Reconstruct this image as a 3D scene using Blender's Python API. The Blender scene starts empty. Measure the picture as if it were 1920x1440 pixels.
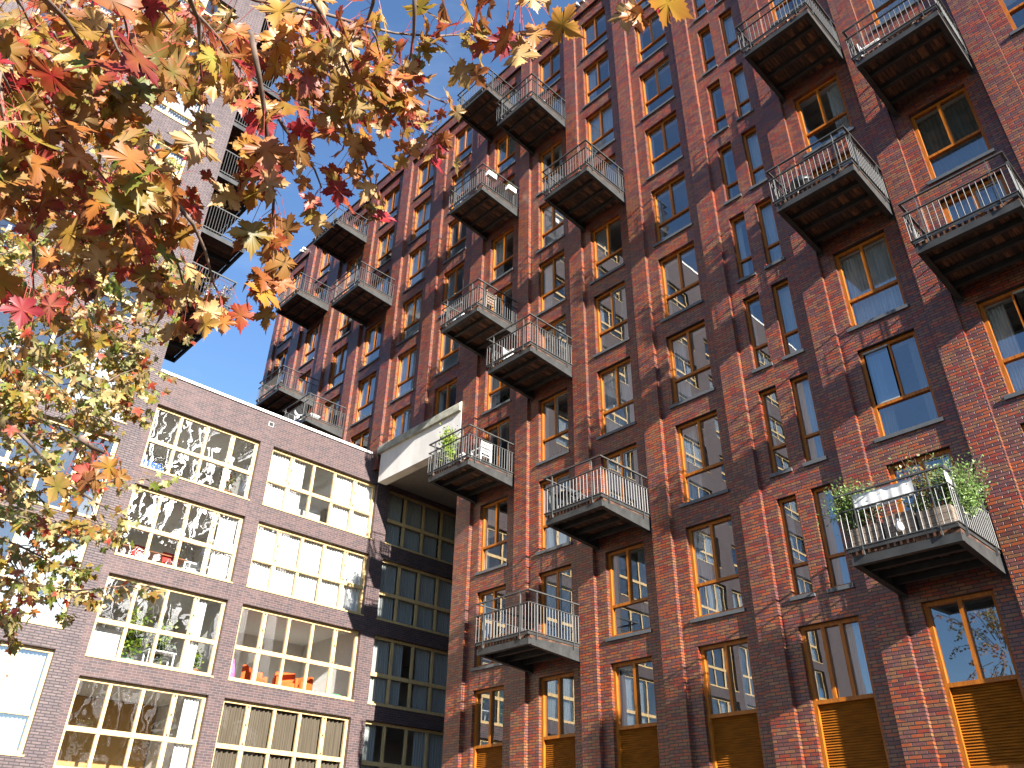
import bpy, bmesh, math, random
from mathutils import Vector, Matrix
random.seed(7)
sc = bpy.context.scene
col = sc.collection
PI = math.pi
ZG = -1.6            # ground level (the eye is at z = 0)

# ------------------------------------------------------------------ camera
F_PX = 1496.42       # focal length in pixels of a 1920 px wide frame
YAW, PITCH, ROLL = -0.816865, 0.553244, 0.0200416
cy, sy, cp, sp = math.cos(YAW), math.sin(YAW), math.cos(PITCH), math.sin(PITCH)
fwd = Vector((sy*cp, cy*cp, sp)); right0 = Vector((cy, -sy, 0)); up0 = right0.cross(fwd)
cr, sr = math.cos(ROLL), math.sin(ROLL)
RIGHT = cr*right0 + sr*up0
UP = -sr*right0 + cr*up0
cam_d = bpy.data.cameras.new('camera'); cam = bpy.data.objects.new('camera', cam_d); col.objects.link(cam)
cam.matrix_world = Matrix(((RIGHT.x, UP.x, -fwd.x, 0), (RIGHT.y, UP.y, -fwd.y, 0), (RIGHT.z, UP.z, -fwd.z, 0), (0, 0, 0, 1)))
cam_d.sensor_width = 36; cam_d.lens = F_PX/1920*36; cam_d.clip_end = 3000; cam_d.clip_start = 0.05
sc.camera = cam

def look(u, v, d):
    """a point d metres from the eye in the direction of a spot of the 1920x1440 photograph (used to survey where twigs hang)"""
    r = RIGHT*((u-960)/F_PX) - UP*((v-720)/F_PX) + fwd
    return r.normalized()*d

# ------------------------------------------------------------------ light
SUN_AZ, SUN_EL = math.radians(13.0), math.radians(21.5)      # azimuth: off the +x axis towards -y
tosun = Vector((math.cos(SUN_AZ)*math.cos(SUN_EL), -math.sin(SUN_AZ)*math.cos(SUN_EL), math.sin(SUN_EL)))
sd = bpy.data.lights.new('sun', 'SUN'); so = bpy.data.objects.new('sun', sd); col.objects.link(so)
sd.energy = 5.0; sd.angle = math.radians(0.5); sd.color = (1.0, 0.95, 0.88)
so.rotation_euler = tosun.to_track_quat('Z', 'Y').to_euler(); so.location = (20, -20, 60)
w = bpy.data.worlds.new('World'); sc.world = w; w.use_nodes = True
nt = w.node_tree; bg = nt.nodes['Background']
sky = nt.nodes.new('ShaderNodeTexSky'); sky.sky_type = 'NISHITA'; sky.sun_disc = False
sky.sun_elevation = SUN_EL; sky.sun_rotation = PI/2 + SUN_AZ
sky.air_density = 1.0; sky.dust_density = 0.1; sky.ozone_density = 4.5; sky.altitude = 0
tcw = nt.nodes.new('ShaderNodeTexCoord'); mpw = nt.nodes.new('ShaderNodeMapping'); mpw.inputs['Scale'].default_value = (2.2, 2.2, 7)
mpw.inputs['Rotation'].default_value = (.25, .1, .4)
nzw = nt.nodes.new('ShaderNodeTexNoise'); nzw.inputs['Scale'].default_value = 1.6; nzw.inputs['Detail'].default_value = 6; nzw.inputs['Roughness'].default_value = .6
rpw = nt.nodes.new('ShaderNodeValToRGB'); rpw.color_ramp.elements[0].position = .52; rpw.color_ramp.elements[0].color = (0, 0, 0, 1)
rpw.color_ramp.elements[1].position = .95; rpw.color_ramp.elements[1].color = (.1, .1, .1, 1)
mxw = nt.nodes.new('ShaderNodeMix'); mxw.data_type = 'RGBA'; mxw.inputs[7].default_value = (9, 10, 11, 1)      # thin high cirrus
nt.links.new(tcw.outputs['Generated'], mpw.inputs[0]); nt.links.new(mpw.outputs[0], nzw.inputs['Vector']); nt.links.new(nzw.outputs[0], rpw.inputs[0])
nt.links.new(rpw.outputs[0], mxw.inputs[0]); nt.links.new(sky.outputs[0], mxw.inputs[6]); nt.links.new(mxw.outputs[2], bg.inputs[0]); bg.inputs[1].default_value = 0.07
sc.view_settings.view_transform = 'Standard'; sc.view_settings.look = 'None'
sc.view_settings.exposure = 2.05; sc.view_settings.gamma = 1; sc.view_settings.use_curve_mapping = False
sc.render.engine = 'CYCLES'
sc.cycles.caustics_reflective = False; sc.cycles.caustics_refractive = False
sc.cycles.max_bounces = 8; sc.cycles.diffuse_bounces = 4; sc.cycles.glossy_bounces = 4; sc.cycles.transparent_max_bounces = 24
sc.cycles.use_denoising = True
sc.cycles.sample_clamp_indirect = 6

# ------------------------------------------------------------------ materials
class N:
    def __init__(s, name):
        s.m = bpy.data.materials.new(name); s.m.use_nodes = True; s.t = s.m.node_tree
        s.p = s.t.nodes['Principled BSDF']; s.out = s.t.nodes['Material Output']
    def n(s, t, **k):
        x = s.t.nodes.new(t)
        for a, b in k.items():
            setattr(x, a, b)
        return x
    def l(s, a, b): s.t.links.new(a, b)
    def math(s, op, a, b=None):
        x = s.n('ShaderNodeMath', operation=op)
        for i, v in enumerate((a, b)):
            if v is None: continue
            if isinstance(v, (int, float)): x.inputs[i].default_value = v
            else: s.l(v, x.inputs[i])
        return x.outputs[0]
    def ramp(s, fac, stops, mode='LINEAR'):
        r = s.n('ShaderNodeValToRGB'); r.color_ramp.interpolation = mode
        e = r.color_ramp.elements
        while len(e) > 1: e.remove(e[0])
        e[0].position = stops[0][0]; e[0].color = (*stops[0][1], 1)
        for p, c in stops[1:]:
            q = e.new(p); q.color = (*c, 1)
        s.l(fac, r.inputs[0]); return r.outputs[0]
    def mix(s, fac, a, b, mode='MIX'):
        x = s.n('ShaderNodeMix', data_type='RGBA', blend_type=mode)
        for i, v in ((0, fac), (6, a), (7, b)):
            if isinstance(v, (int, float)): x.inputs[i].default_value = v
            elif isinstance(v, tuple): x.inputs[i].default_value = (*v, 1)
            else: s.l(v, x.inputs[i])
        return x.outputs[2]
    def noise(s, vec, scale, detail=3, rough=.5):
        x = s.n('ShaderNodeTexNoise'); x.inputs['Scale'].default_value = scale; x.inputs['Detail'].default_value = detail
        x.inputs['Roughness'].default_value = rough
        if vec is not None: s.l(vec, x.inputs['Vector'])
        return x
    def obj(s): return s.n('ShaderNodeTexCoord').outputs['Object']
    def scale(s, vec, sc_):
        x = s.n('ShaderNodeMapping'); x.inputs['Scale'].default_value = sc_; s.l(vec, x.inputs[0]); return x.outputs[0]
    def bump(s, h, strength, dist=.01):
        b = s.n('ShaderNodeBump'); b.inputs['Strength'].default_value = strength; b.inputs['Distance'].default_value = dist
        s.l(h, b.inputs['Height']); s.l(b.outputs[0], s.p.inputs['Normal'])

def brick_mat(name, stops, mortar, bw, rh, ms, rough, spec, bumpd=.008):
    k = N(name); o = k.obj()
    sep = k.n('ShaderNodeSeparateXYZ'); k.l(o, sep.inputs[0])
    h = k.math('ADD', sep.outputs[0], sep.outputs[1])
    cmb = k.n('ShaderNodeCombineXYZ'); k.l(h, cmb.inputs[0]); k.l(sep.outputs[2], cmb.inputs[1])
    # hand-laid unevenness of the courses
    nz = k.noise(o, 1.3, 2); off = k.math('MULTIPLY', nz.outputs[0], .012)
    add = k.n('ShaderNodeVectorMath', operation='ADD'); k.l(cmb.outputs[0], add.inputs[0])
    c2 = k.n('ShaderNodeCombineXYZ'); k.l(off, c2.inputs[1]); k.l(c2.outputs[0], add.inputs[1])
    b = k.n('ShaderNodeTexBrick'); k.l(add.outputs[0], b.inputs['Vector'])
    b.inputs['Color1'].default_value = (0, 0, 0, 1); b.inputs['Color2'].default_value = (1, 1, 1, 1); b.inputs['Mortar'].default_value = (.5, .5, .5, 1)
    b.inputs['Scale'].default_value = 1; b.inputs['Mortar Size'].default_value = ms; b.inputs['Mortar Smooth'].default_value = .15
    b.inputs['Brick Width'].default_value = bw; b.inputs['Row Height'].default_value = rh
    nb = k.noise(o, .55, 3, .6); idx = k.math('ADD', k.math('MULTIPLY', b.outputs['Color'], .68), k.math('MULTIPLY', nb.outputs[0], .32))
    c = k.ramp(idx, stops, 'CONSTANT')
    n1 = k.noise(o, 9, 4); c = k.mix(.5, c, k.ramp(n1.outputs[0], [(.3, (.45, .4, .4)), (.7, (1.0, 1.0, 1.0))]), 'MULTIPLY')
    n3 = k.noise(o, .45, 3); c = k.mix(.35, c, k.ramp(n3.outputs[0], [(.35, (.7, .66, .7)), (.65, (1, 1, 1))]), 'MULTIPLY')
    n4 = k.noise(k.scale(o, (2.6, 2.6, .16)), 1.0, 4, .6); c = k.mix(.5, c, k.ramp(n4.outputs[0], [(.34, (.62, .58, .58)), (.55, (1, 1, 1))]), 'MULTIPLY')   # rain streaks
    n2 = k.noise(o, 60, 2)
    k.l(k.mix(b.outputs['Fac'], c, mortar), k.p.inputs['Base Color'])
    k.p.inputs['Roughness'].default_value = rough; k.p.inputs['Specular IOR Level'].default_value = spec
    hh = k.math('SUBTRACT', k.math('MULTIPLY', n2.outputs[0], .25), b.outputs['Fac'])
    hh = k.math('ADD', hh, k.math('MULTIPLY', b.outputs['Color'], .5))
    k.bump(hh, .55, bumpd)
    return k.m

M = {}
RB0 = [(0, (.24, .045, .03)), (.18, (.40, .11, .035)), (.26, (.27, .14, .07)), (.34, (.20, .085, .082)), (.41, (.32, .06, .03)),
      (.49, (.20, .10, .092)), (.57, (.30, .16, .075)), (.66, (.16, .06, .058)), (.72, (.40, .11, .03)), (.79, (.235, .105, .092)), (.87, (.34, .17, .085))]
RB = [(p, (c[0]*.75, c[1]*.60, c[2]*.51)) for p, c in RB0]
M['red_brick'] = brick_mat('red_mixed_brick', RB, (.016, .010, .011), .25, .0715, .0105, .42, .5)
DB = [(0, (.068, .042, .041)), (.25, (.083, .049, .046)), (.5, (.056, .038, .039)), (.75, (.096, .059, .055))]
M['dark_brick'] = brick_mat('dark_brown_brick', DB, (.15, .115, .11), .26, .078, .0055, .6, .35)
TB = [(0, (.102, .074, .073)), (.25, (.115, .083, .08)), (.5, (.09, .067, .069)), (.75, (.126, .092, .09))]
M['tower_brick'] = brick_mat('grey_mauve_brick', TB, (.022, .016, .017), .26, .078, .013, .6, .35)

def plain(name, c, rough=.5, spec=.5, metal=0, var=.25, nscale=6, stretch=(1, 1, 1), bump=0):
    k = N(name); o = k.scale(k.obj(), stretch); n = k.noise(o, nscale, 4)
    lo = tuple(x*(1-var) for x in c); hi = tuple(min(1, x*(1+var*.6)) for x in c)
    k.l(k.ramp(n.outputs[0], [(.3, lo), (.7, hi)]), k.p.inputs['Base Color'])
    k.p.inputs['Roughness'].default_value = rough; k.p.inputs['Specular IOR Level'].default_value = spec; k.p.inputs['Metallic'].default_value = metal
    if bump: k.bump(n.outputs[0], bump, .01)
    return k.m
M['orange_frame'] = plain('orange_timber', (.31, .093, .005), .5, .35, var=.4, nscale=4, stretch=(9, 9, 1))
M['cream_frame'] = plain('blond_timber', (.54, .37, .165), .45, .4, var=.22, nscale=3, stretch=(5, 5, 1))
M['louvre'] = plain('ochre_louvre', (.29, .092, .006), .5, .35, var=.35, nscale=3, stretch=(1, 1, 5))
M['sill'] = plain('dark_slate_sill', (.075, .08, .085), .45, .4, var=.2)
M['grey_sash'] = plain('pale_grey_metal', (.26, .26, .25), .35, .5, var=.1)
M['steel'] = plain('grey_painted_steel', (.036, .036, .035), .5, .25, var=.4, nscale=3)
M['rail'] = plain('galvanised_rail', (.07, .07, .067), .45, .35, metal=.2, var=.15)
M['dark_steel'] = plain('dark_steel', (.035, .037, .04), .4, .5)
M['coping'] = plain('white_coping', (.78, .76, .70), .5, .4, var=.08)
M['stone'] = plain('mossy_stone_coping', (.30, .29, .23), .8, .2, var=.45, nscale=2.5, bump=.3)
M['render'] = plain('pale_render', (.54, .52, .485), .85, .2, var=.16, nscale=1.1, stretch=(1.6, 1, .5), bump=.1)
M['soffit'] = plain('grey_soffit', (.22, .205, .19), .85, .2, var=.1)
M['roofing'] = plain('dark_roofing', (.05, .05, .055), .8, .2)
M['room'] = plain('room_plaster', (.6, .58, .54), .9, .2, var=.05)
M['room_warm'] = plain('ochre_plaster', (.45, .27, .10), .9, .2, var=.05)
M['paving'] = None
M['black'] = plain('black_metal', (.012, .012, .013), .4, .5)
M['latch'] = plain('brown_latch', (.08, .04, .02), .4)
M['white_plastic'] = plain('white_plastic', (.75, .74, .72), .4, .5, var=.05)
M['white_fabric'] = plain('white_canvas', (.62, .61, .60), .9, .1, var=.1, nscale=4, bump=.2)
M['red_fabric'] = plain('red_shell', (.55, .03, .02), .5)
M['orange_fabric'] = plain('orange_upholstery', (.62, .10, .02), .8, .2)
M['pink_fabric'] = plain('pink_cloth', (.7, .12, .35), .8, .2)
M['green_plastic'] = plain('green_plastic', (.06, .35, .12), .4)
M['blue_plastic'] = plain('blue_plastic', (.03, .10, .5), .4)
M['terracotta'] = plain('terracotta', (.42, .14, .06), .7)
M['wood'] = plain('oiled_wood', (.26, .10, .035), .55, .3, var=.4, nscale=2, stretch=(2, 14, 14))
M['grey_wood'] = plain('weathered_wood', (.22, .17, .13), .8, .2, var=.4, nscale=3, stretch=(2, 12, 12))
M['bark'] = plain('maple_bark', (.085, .062, .05), .85, .2, var=.5, nscale=18, bump=.5)
M['twig'] = plain('twig_bark', (.15, .105, .08), .7, .3, var=.5, nscale=30)
M['petiole'] = plain('red_leaf_stalk', (.30, .055, .04), .5, .3)

# deck boards: one tone per board, stains
k = N('deck_boards'); o = k.obj()
sep = k.n('ShaderNodeSeparateXYZ'); k.l(o, sep.inputs[0])
wn = k.n('ShaderNodeTexWhiteNoise', noise_dimensions='1D'); k.l(k.math('FLOOR', k.math('DIVIDE', sep.outputs[0], .1)), wn.inputs['W'])
nn = k.noise(k.scale(o, (10, 2.2, 2)), 1.6, 4)
c = k.ramp(wn.outputs['Value'], [(0, (.035, .014, .008)), (.4, (.08, .032, .015)), (.75, (.15, .065, .03)), (1, (.24, .11, .055))])
c = k.mix(.85, c, k.ramp(nn.outputs[0], [(.38, (.12, .1, .09)), (.6, (1, 1, 1))]), 'MULTIPLY')
k.l(c, k.p.inputs['Base Color']); k.p.inputs['Roughness'].default_value = .7
M['deck'] = k.m

# ground pavers
M['paving'] = brick_mat('grey_paving', [(0, (.16, .15, .14)), (.5, (.2, .185, .17)), (.8, (.13, .125, .12))], (.06, .06, .055), .21, .105, .006, .8, .3)
k = N('ground_paving'); o = k.obj()
b = k.n('ShaderNodeTexBrick'); k.l(o, b.inputs['Vector']); b.inputs['Scale'].default_value = 1; b.inputs['Brick Width'].default_value = .21
b.inputs['Row Height'].default_value = .105; b.inputs['Mortar Size'].default_value = .006
b.inputs['Color1'].default_value = (.06, .055, .05, 1); b.inputs['Color2'].default_value = (.085, .075, .07, 1); b.inputs['Mortar'].default_value = (.07, .065, .06, 1)  # tones darkened to stand in for shade over the unseen ground
k.l(b.outputs[0], k.p.inputs['Base Color']); k.p.inputs['Roughness'].default_value = .85
M['ground'] = k.m

def glass(name, ior, tint, wob):
    k = N(name); k.t.nodes.remove(k.p)
    lw = k.n('ShaderNodeLayerWeight'); f0 = ((ior-1)/(ior+1))**2*2.0      # Schlick, the same from both sides of the pane
    frv = k.math('ADD', k.math('MULTIPLY', k.math('POWER', lw.outputs['Facing'], 4.0), 1-f0), f0)
    tr = k.n('ShaderNodeBsdfTransparent'); tr.inputs[0].default_value = (*tint, 1)
    gl = k.n('ShaderNodeBsdfGlossy'); gl.inputs['Roughness'].default_value = 0.0; gl.inputs['Color'].default_value = (.95, .97, 1, 1)
    mx = k.n('ShaderNodeMixShader'); k.l(frv, mx.inputs[0]); k.l(tr.outputs[0], mx.inputs[1]); k.l(gl.outputs[0], mx.inputs[2])
    geo = k.n('ShaderNodeNewGeometry')
    nz = k.noise(geo.outputs['Position'], 1.1, 2)
    bp = k.n('ShaderNodeBump'); bp.inputs['Strength'].default_value = wob; bp.inputs['Distance'].default_value = .02
    k.l(nz.outputs[0], bp.inputs['Height']); k.l(bp.outputs[0], gl.inputs['Normal'])
    k.l(mx.outputs[0], k.out.inputs[0]); return k.m
M['glass'] = glass('window_glass', 2.05, (.80, .84, .84), .035)
M['glass_clear'] = glass('clear_window_glass', 1.5, (.97, .98, .98), .04)
M['glass_wavy'] = glass('wavy_window_glass', 1.75, (.9, .92, .92), .4)

def cloth(name, c, trans=.25, stripes=None):
    k = N(name); o = k.obj(); n = k.noise(k.scale(o, (18, 18, 1.2)), 1.0, 3)
    cc = k.ramp(n.outputs[0], [(.3, tuple(x*.75 for x in c)), (.7, c)])
    k.t.nodes.remove(k.p)
    df = k.n('ShaderNodeBsdfDiffuse'); tl = k.n('ShaderNodeBsdfTranslucent'); mx = k.n('ShaderNodeMixShader'); mx.inputs[0].default_value = trans
    k.l(cc, df.inputs[0]); k.l(cc, tl.inputs[0]); k.l(df.outputs[0], mx.inputs[1]); k.l(tl.outputs[0], mx.inputs[2]); k.l(mx.outputs[0], k.out.inputs[0])
    return k.m
M['sheer'] = cloth('white_sheer_curtain', (.84, .84, .82))
M['grey_curtain'] = cloth('grey_curtain', (.42, .42, .40), .2)
M['taupe_curtain'] = cloth('taupe_curtain', (.13, .105, .075), .15)
M['shade_curtain'] = cloth('shaded_sheer_curtain', (.40, .42, .40), .2)  # dimmer sheer: the shade under the bridge is put into the colour
M['dark_curtain'] = cloth('dark_lace_curtain', (.20, .20, .17), .2)
M['blind'] = cloth('roller_blind', (.45, .45, .44), .3)

def leaf_mat(name, trans):
    k = N(name); k.t.nodes.remove(k.p)
    at = k.n('ShaderNodeAttribute', attribute_name='leaf_tone')
    o = k.obj(); n = k.noise(o, 26, 3)
    c = k.mix(.35, at.outputs['Color'], k.ramp(n.outputs[0], [(.35, (.55, .5, .45)), (.65, (1, 1, 1))]), 'MULTIPLY')
    df = k.n('ShaderNodeBsdfPrincipled'); df.inputs['Roughness'].default_value = .45; df.inputs['Specular IOR Level'].default_value = .5
    tl = k.n('ShaderNodeBsdfTranslucent'); mx = k.n('ShaderNodeMixShader'); mx.inputs[0].default_value = trans
    k.l(c, df.inputs['Base Color']); k.l(c, tl.inputs[0]); k.l(df.outputs[0], mx.inputs[1]); k.l(tl.outputs[0], mx.inputs[2]); k.l(mx.outputs[0], k.out.inputs[0])
    return k.m
M['maple_leaf'] = leaf_mat('maple_leaf', .5)
M['shrub_leaf'] = leaf_mat('shrub_leaf', .35)

# ------------------------------------------------------------------ mesh helpers
class MB:
    def __init__(s): s.v = []; s.f = []; s.c = []
    def quad(s, a, b, c, d):
        n = len(s.v); s.v += [tuple(a), tuple(b), tuple(c), tuple(d)]; s.f.append((n, n+1, n+2, n+3))
    def box(s, x0, x1, y0, y1, z0, z1):
        n = len(s.v)
        s.v += [(x0, y0, z0), (x1, y0, z0), (x1, y1, z0), (x0, y1, z0), (x0, y0, z1), (x1, y0, z1), (x1, y1, z1), (x0, y1, z1)]
        s.f += [(n, n+3, n+2, n+1), (n+4, n+5, n+6, n+7), (n, n+1, n+5, n+4), (n+1, n+2, n+6, n+5), (n+2, n+3, n+7, n+6), (n+3, n, n+4, n+7)]
        return s
    def prism(s, poly, a, b, axis='x'):
        """extrude a 2D outline (p, q) from a to b along an axis: x -> (y, z), y -> (x, z), z -> (x, y)"""
        n = len(s.v); k = len(poly)
        mk = {'x': lambda t, p: (t, p[0], p[1]), 'y': lambda t, p: (p[0], t, p[1]), 'z': lambda t, p: (p[0], p[1], t)}[axis]
        s.v += [mk(a, p) for p in poly] + [mk(b, p) for p in poly]
        s.f += [tuple(range(n, n+k))[::-1], tuple(range(n+k, n+2*k))]
        for i in range(k): s.f.append((n+i, n+(i+1) % k, n+k+(i+1) % k, n+k+i))
        return s
    def tube(s, pts, r0, r1=None, seg=6):
        r1 = r0 if r1 is None else r1
        pts = [Vector(p) for p in pts]; base = len(s.v); m = len(pts)
        for i, p in enumerate(pts):
            d = (pts[min(i+1, m-1)] - pts[max(i-1, 0)]).normalized()
            a = d.cross(Vector((0, 0, 1)));
            if a.length < 1e-3: a = Vector((1, 0, 0))
            a.normalize(); b = d.cross(a); r = r0 + (r1-r0)*i/max(1, m-1)
            for q in range(seg):
                t = 2*PI*q/seg; s.v.append(tuple(p + a*(r*math.cos(t)) + b*(r*math.sin(t))))
        for i in range(m-1):
            for q in range(seg):
                s.f.append((base+i*seg+q, base+i*seg+(q+1) % seg, base+(i+1)*seg+(q+1) % seg, base+(i+1)*seg+q))
        s.f.append(tuple(base+q for q in range(seg))[::-1]); s.f.append(tuple(base+(m-1)*seg+q for q in range(seg)))
        return s
    def lathe(s, prof, seg=16, at=(0, 0, 0)):
        base = len(s.v); m = len(prof)
        for r, z in prof:
            for q in range(seg):
                t = 2*PI*q/seg; s.v.append((at[0]+r*math.cos(t), at[1]+r*math.sin(t), at[2]+z))
        for i in range(m-1):
            for q in range(seg):
                s.f.append((base+i*seg+q, base+i*seg+(q+1) % seg, base+(i+1)*seg+(q+1) % seg, base+(i+1)*seg+q))
        s.f.append(tuple(base+q for q in range(seg))[::-1]); s.f.append(tuple(base+(m-1)*seg+q for q in range(seg)))
        return s
    def mesh(s, name, mat, smooth=False, bevel=0):
        me = bpy.data.meshes.new(name); me.from_pydata(s.v, [], s.f)
        if s.c:
            a = me.color_attributes.new('leaf_tone', 'FLOAT_COLOR', 'POINT')
            flat = []
            for q in s.c: flat += [q[0], q[1], q[2], 1]
            a.data.foreach_set('color', flat)
        me.materials.append(mat)
        if smooth: me.shade_smooth()
        me.update(); return me
    def build(s, name, mat, parent=None, loc=(0, 0, 0), smooth=False):
        return place(name, s.mesh(name, mat, smooth), parent, loc)

def place(name, me, parent=None, loc=(0, 0, 0), rz=0, scale=(1, 1, 1)):
    o = bpy.data.objects.new(name, me); col.objects.link(o); o.parent = parent
    o.location = loc; o.rotation_euler.z = rz; o.scale = scale; return o
def tag(o, label=None, cat=None, group=None, kind=None):
    if label: o['label'] = label
    if cat: o['category'] = cat
    if group: o['group'] = group
    if kind: o['kind'] = kind
    return o
def thing(name, label, cat, loc=(0, 0, 0), rz=0, group=None):
    o = bpy.data.objects.new(name, None); col.objects.link(o); o.location = loc; o.rotation_euler.z = rz
    o.empty_display_size = .3
    return tag(o, label, cat, group)

def grid_wall(mb, us, zs, is_open, front, back, mk):
    """wall with openings. us / zs: sorted cuts; is_open(i, j); mk(u, depth, z) -> point. Front faces and reveals only."""
    for i in range(len(us)-1):
        for j in range(len(zs)-1):
            u0, u1, z0, z1 = us[i], us[i+1], zs[j], zs[j+1]
            if not is_open(i, j):
                mb.quad(mk(u0, front, z0), mk(u1, front, z0), mk(u1, front, z1), mk(u0, front, z1))
                continue
            if i > 0 and not is_open(i-1, j): mb.quad(mk(u0, front, z0), mk(u0, back, z0), mk(u0, back, z1), mk(u0, front, z1))
            if i < len(us)-2 and not is_open(i+1, j): mb.quad(mk(u1, back, z0), mk(u1, front, z0), mk(u1, front, z1), mk(u1, back, z1))
            if j > 0 and not is_open(i, j-1): mb.quad(mk(u0, front, z0), mk(u1, front, z0), mk(u1, back, z0), mk(u0, back, z0))
            if j < len(zs)-2 and not is_open(i, j+1): mb.quad(mk(u0, back, z1), mk(u1, back, z1), mk(u1, front, z1), mk(u0, front, z1))

# ------------------------------------------------------------------ the setting
g = MB(); g.quad((-400, -400, ZG), (400, -400, ZG), (400, 400, ZG), (-400, 400, ZG))
tag(g.build('ground', M['ground']), kind='structure')

# ================================================================== red brick building
D = 16.768           # plane of the window frames
YP = D - .115        # panel face
YF = YP - .125       # pier face
YB = D + .2         # back of the masonry
Z0 = 31.759; HW = 2.336
A = thing('brick_building', 'tall red mixed brick apartment building with orange framed windows and projecting balconies', 'building', (-15, 17, ZG))
AO = Vector((-15, 17, ZG))
def aloc(x, y, z): return (x-AO.x, y-AO.y, z-AO.z)
bays = {'six': (-37.95, -36.55), 'five': (-34.62, -33.27), 'four': (-31.25, -29.83), 'three': (-28.33, -26.85), 'two': (-25.27, -23.83), 'one': (-22.3, -20.9),
        'a': (-19.19, -17.83), 'b': (-16.40, -15.08), 'c': (-13.79, -12.44), 'd': (-11.08, -9.72), 'e': (-8.46, -7.08), 'f': (-5.80, -4.46), 'g': (-3.12, -1.76),
        'h': (-.42, .94), 'i': (2.26, 3.6), 'j': (4.94, 6.3)}
order = list(bays)
left_bays = order[:6]
XL, XR = -38.85, 8.3
nar = ((-8.46, -7.96), (-7.58, -7.08))
def rows_of(b): return range(0, 6) if b in left_bays else range(0, 10)
opens = []           # (bay, row, x0, x1, z0, z1)
LOUV_BOT = -1.25
for b in order:
    for r in rows_of(b):
        zt = Z0-3*r; zb = zt-HW
        if r == 9: opens.append((b, r, *bays[b], LOUV_BOT, zt))
        elif b == 'e':
            for q in nar: opens.append((b, r, *q, zb, zt))
        else: opens.append((b, r, *bays[b], zb, zt))
xs = sorted({round(q, 3) for o in opens for q in o[2:4]} | {XL, XR, -25.44, -20.32})
zs = sorted({round(q, 3) for o in opens for q in o[4:6]} | {ZG-.2, 33.09, 14.3})
oset = set()
for o in opens:
    for i in range(len(xs)-1):
        if xs[i] >= o[2]-1e-3 and xs[i+1] <= o[3]+1e-3:
            for j in range(len(zs)-1):
                if zs[j] >= o[4]-1e-3 and zs[j+1] <= o[5]+1e-3: oset.add((i, j))
wall = MB()
def a_open(i, j):
    if (i, j) in oset: return True
    return xs[i+1] <= -20.31 and zs[j+1] <= 14.31          # nothing of this wall under the bridge / behind the wing
grid_wall(wall, xs, zs, a_open, YP, YB, lambda u, d, z: aloc(u, d, z))
# piers, a half brick proud of the panels, joined by a band under the roof edge
gaps = []
for k in range(len(order)-1):
    l, r = bays[order[k]][1], bays[order[k+1]][0]; m = (l+r)/2; pw = .29 if order[k] not in left_bays else .36
    gaps.append((m-pw, m+pw))
gaps.append((XL, -38.35)); gaps.append((7.0, XR))
ZREC = 32.42
for x0, x1 in gaps:
    zb = 14.3 if x1 < -20.4 else ZG-.2
    if -20.6 < (x0+x1)/2 < -19.5: x0 = -20.32; x1 = -19.58
    a, b_ = aloc(x0, YF, zb), aloc(x1, YP, ZREC)
    wall.quad((a[0], a[1], a[2]), (b_[0], a[1], a[2]), (b_[0], a[1], b_[2]), (a[0], a[1], b_[2]))
    wall.quad((b_[0], a[1], a[2]), (b_[0], b_[1], a[2]), (b_[0], b_[1], b_[2]), (b_[0], a[1], b_[2]))
    wall.quad((a[0], b_[1], a[2]), (a[0], a[1], a[2]), (a[0], a[1], b_[2]), (a[0], b_[1], b_[2]))
a, b_ = aloc(XL, YF, ZREC), aloc(XR, YP, 33.09)
wall.quad(a, (b_[0], a[1], a[2]), (b_[0], a[1], b_[2]), (a[0], a[1], b_[2]))
cuts = sorted(gaps)
prev = XL
for x0, x1 in cuts:      # underside of the band above each panel
    if x0 > prev+.01:
        p, q = aloc(prev, YF, ZREC), aloc(x0, YP, ZREC)
        wall.quad((p[0], q[1], p[2]), (q[0], q[1], p[2]), (q[0], p[1], p[2]), (p[0], p[1], p[2]))
    prev = x1
# the ends and the back of the block
p, q = aloc(XL, YF, 10), aloc(XL, 30, 33.09)
wall.quad((p[0], q[1], p[2]), (p[0], p[1], p[2]), (p[0], p[1], q[2]), (p[0], q[1], q[2]))
p, q = aloc(XR, YF, ZG-.2), aloc(XR, 30, 33.09)
wall.quad((p[0], p[1], p[2]), (p[0], q[1], p[2]), (p[0], q[1], q[2]), (p[0], p[1], q[2]))
p, q = aloc(-20.32, YF, ZG-.2), aloc(-20.32, 24, 14.3)     # flank of the passage
wall.quad((p[0], q[1], p[2]), (p[0], p[1], p[2]), (p[0], p[1], q[2]), (p[0], q[1], q[2]))
p, q = aloc(XL, 30, ZG-.2), aloc(XR, 30, 33.09)
wall.quad((q[0], p[1], p[2]), (p[0], p[1], p[2]), (p[0], p[1], q[2]), (q[0], p[1], q[2]))
wall.build('wall', M['red_brick'], A)
rf = MB(); rf.box(*[v for t in zip(aloc(XL-.03, YF-.05, 33.09), aloc(XR+.03, 30.05, 33.16)) for v in t]); rf.build('roof', M['roofing'], A)
# white floodlights on the roof edge
for lx in (-36.9, -36.6, -13.75, -13.45):
    fl = MB(); fl.box(-.04, .04, -.16, .02, -.06, .06); fl.prism([(-.03, -.1), (.03, -.1), (.05, .02), (-.05, .02)], -.2, -.13, 'y')
    fl.build('floodlight', M['white_plastic'], A, aloc(lx, YF-.02, 33.02))
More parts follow.
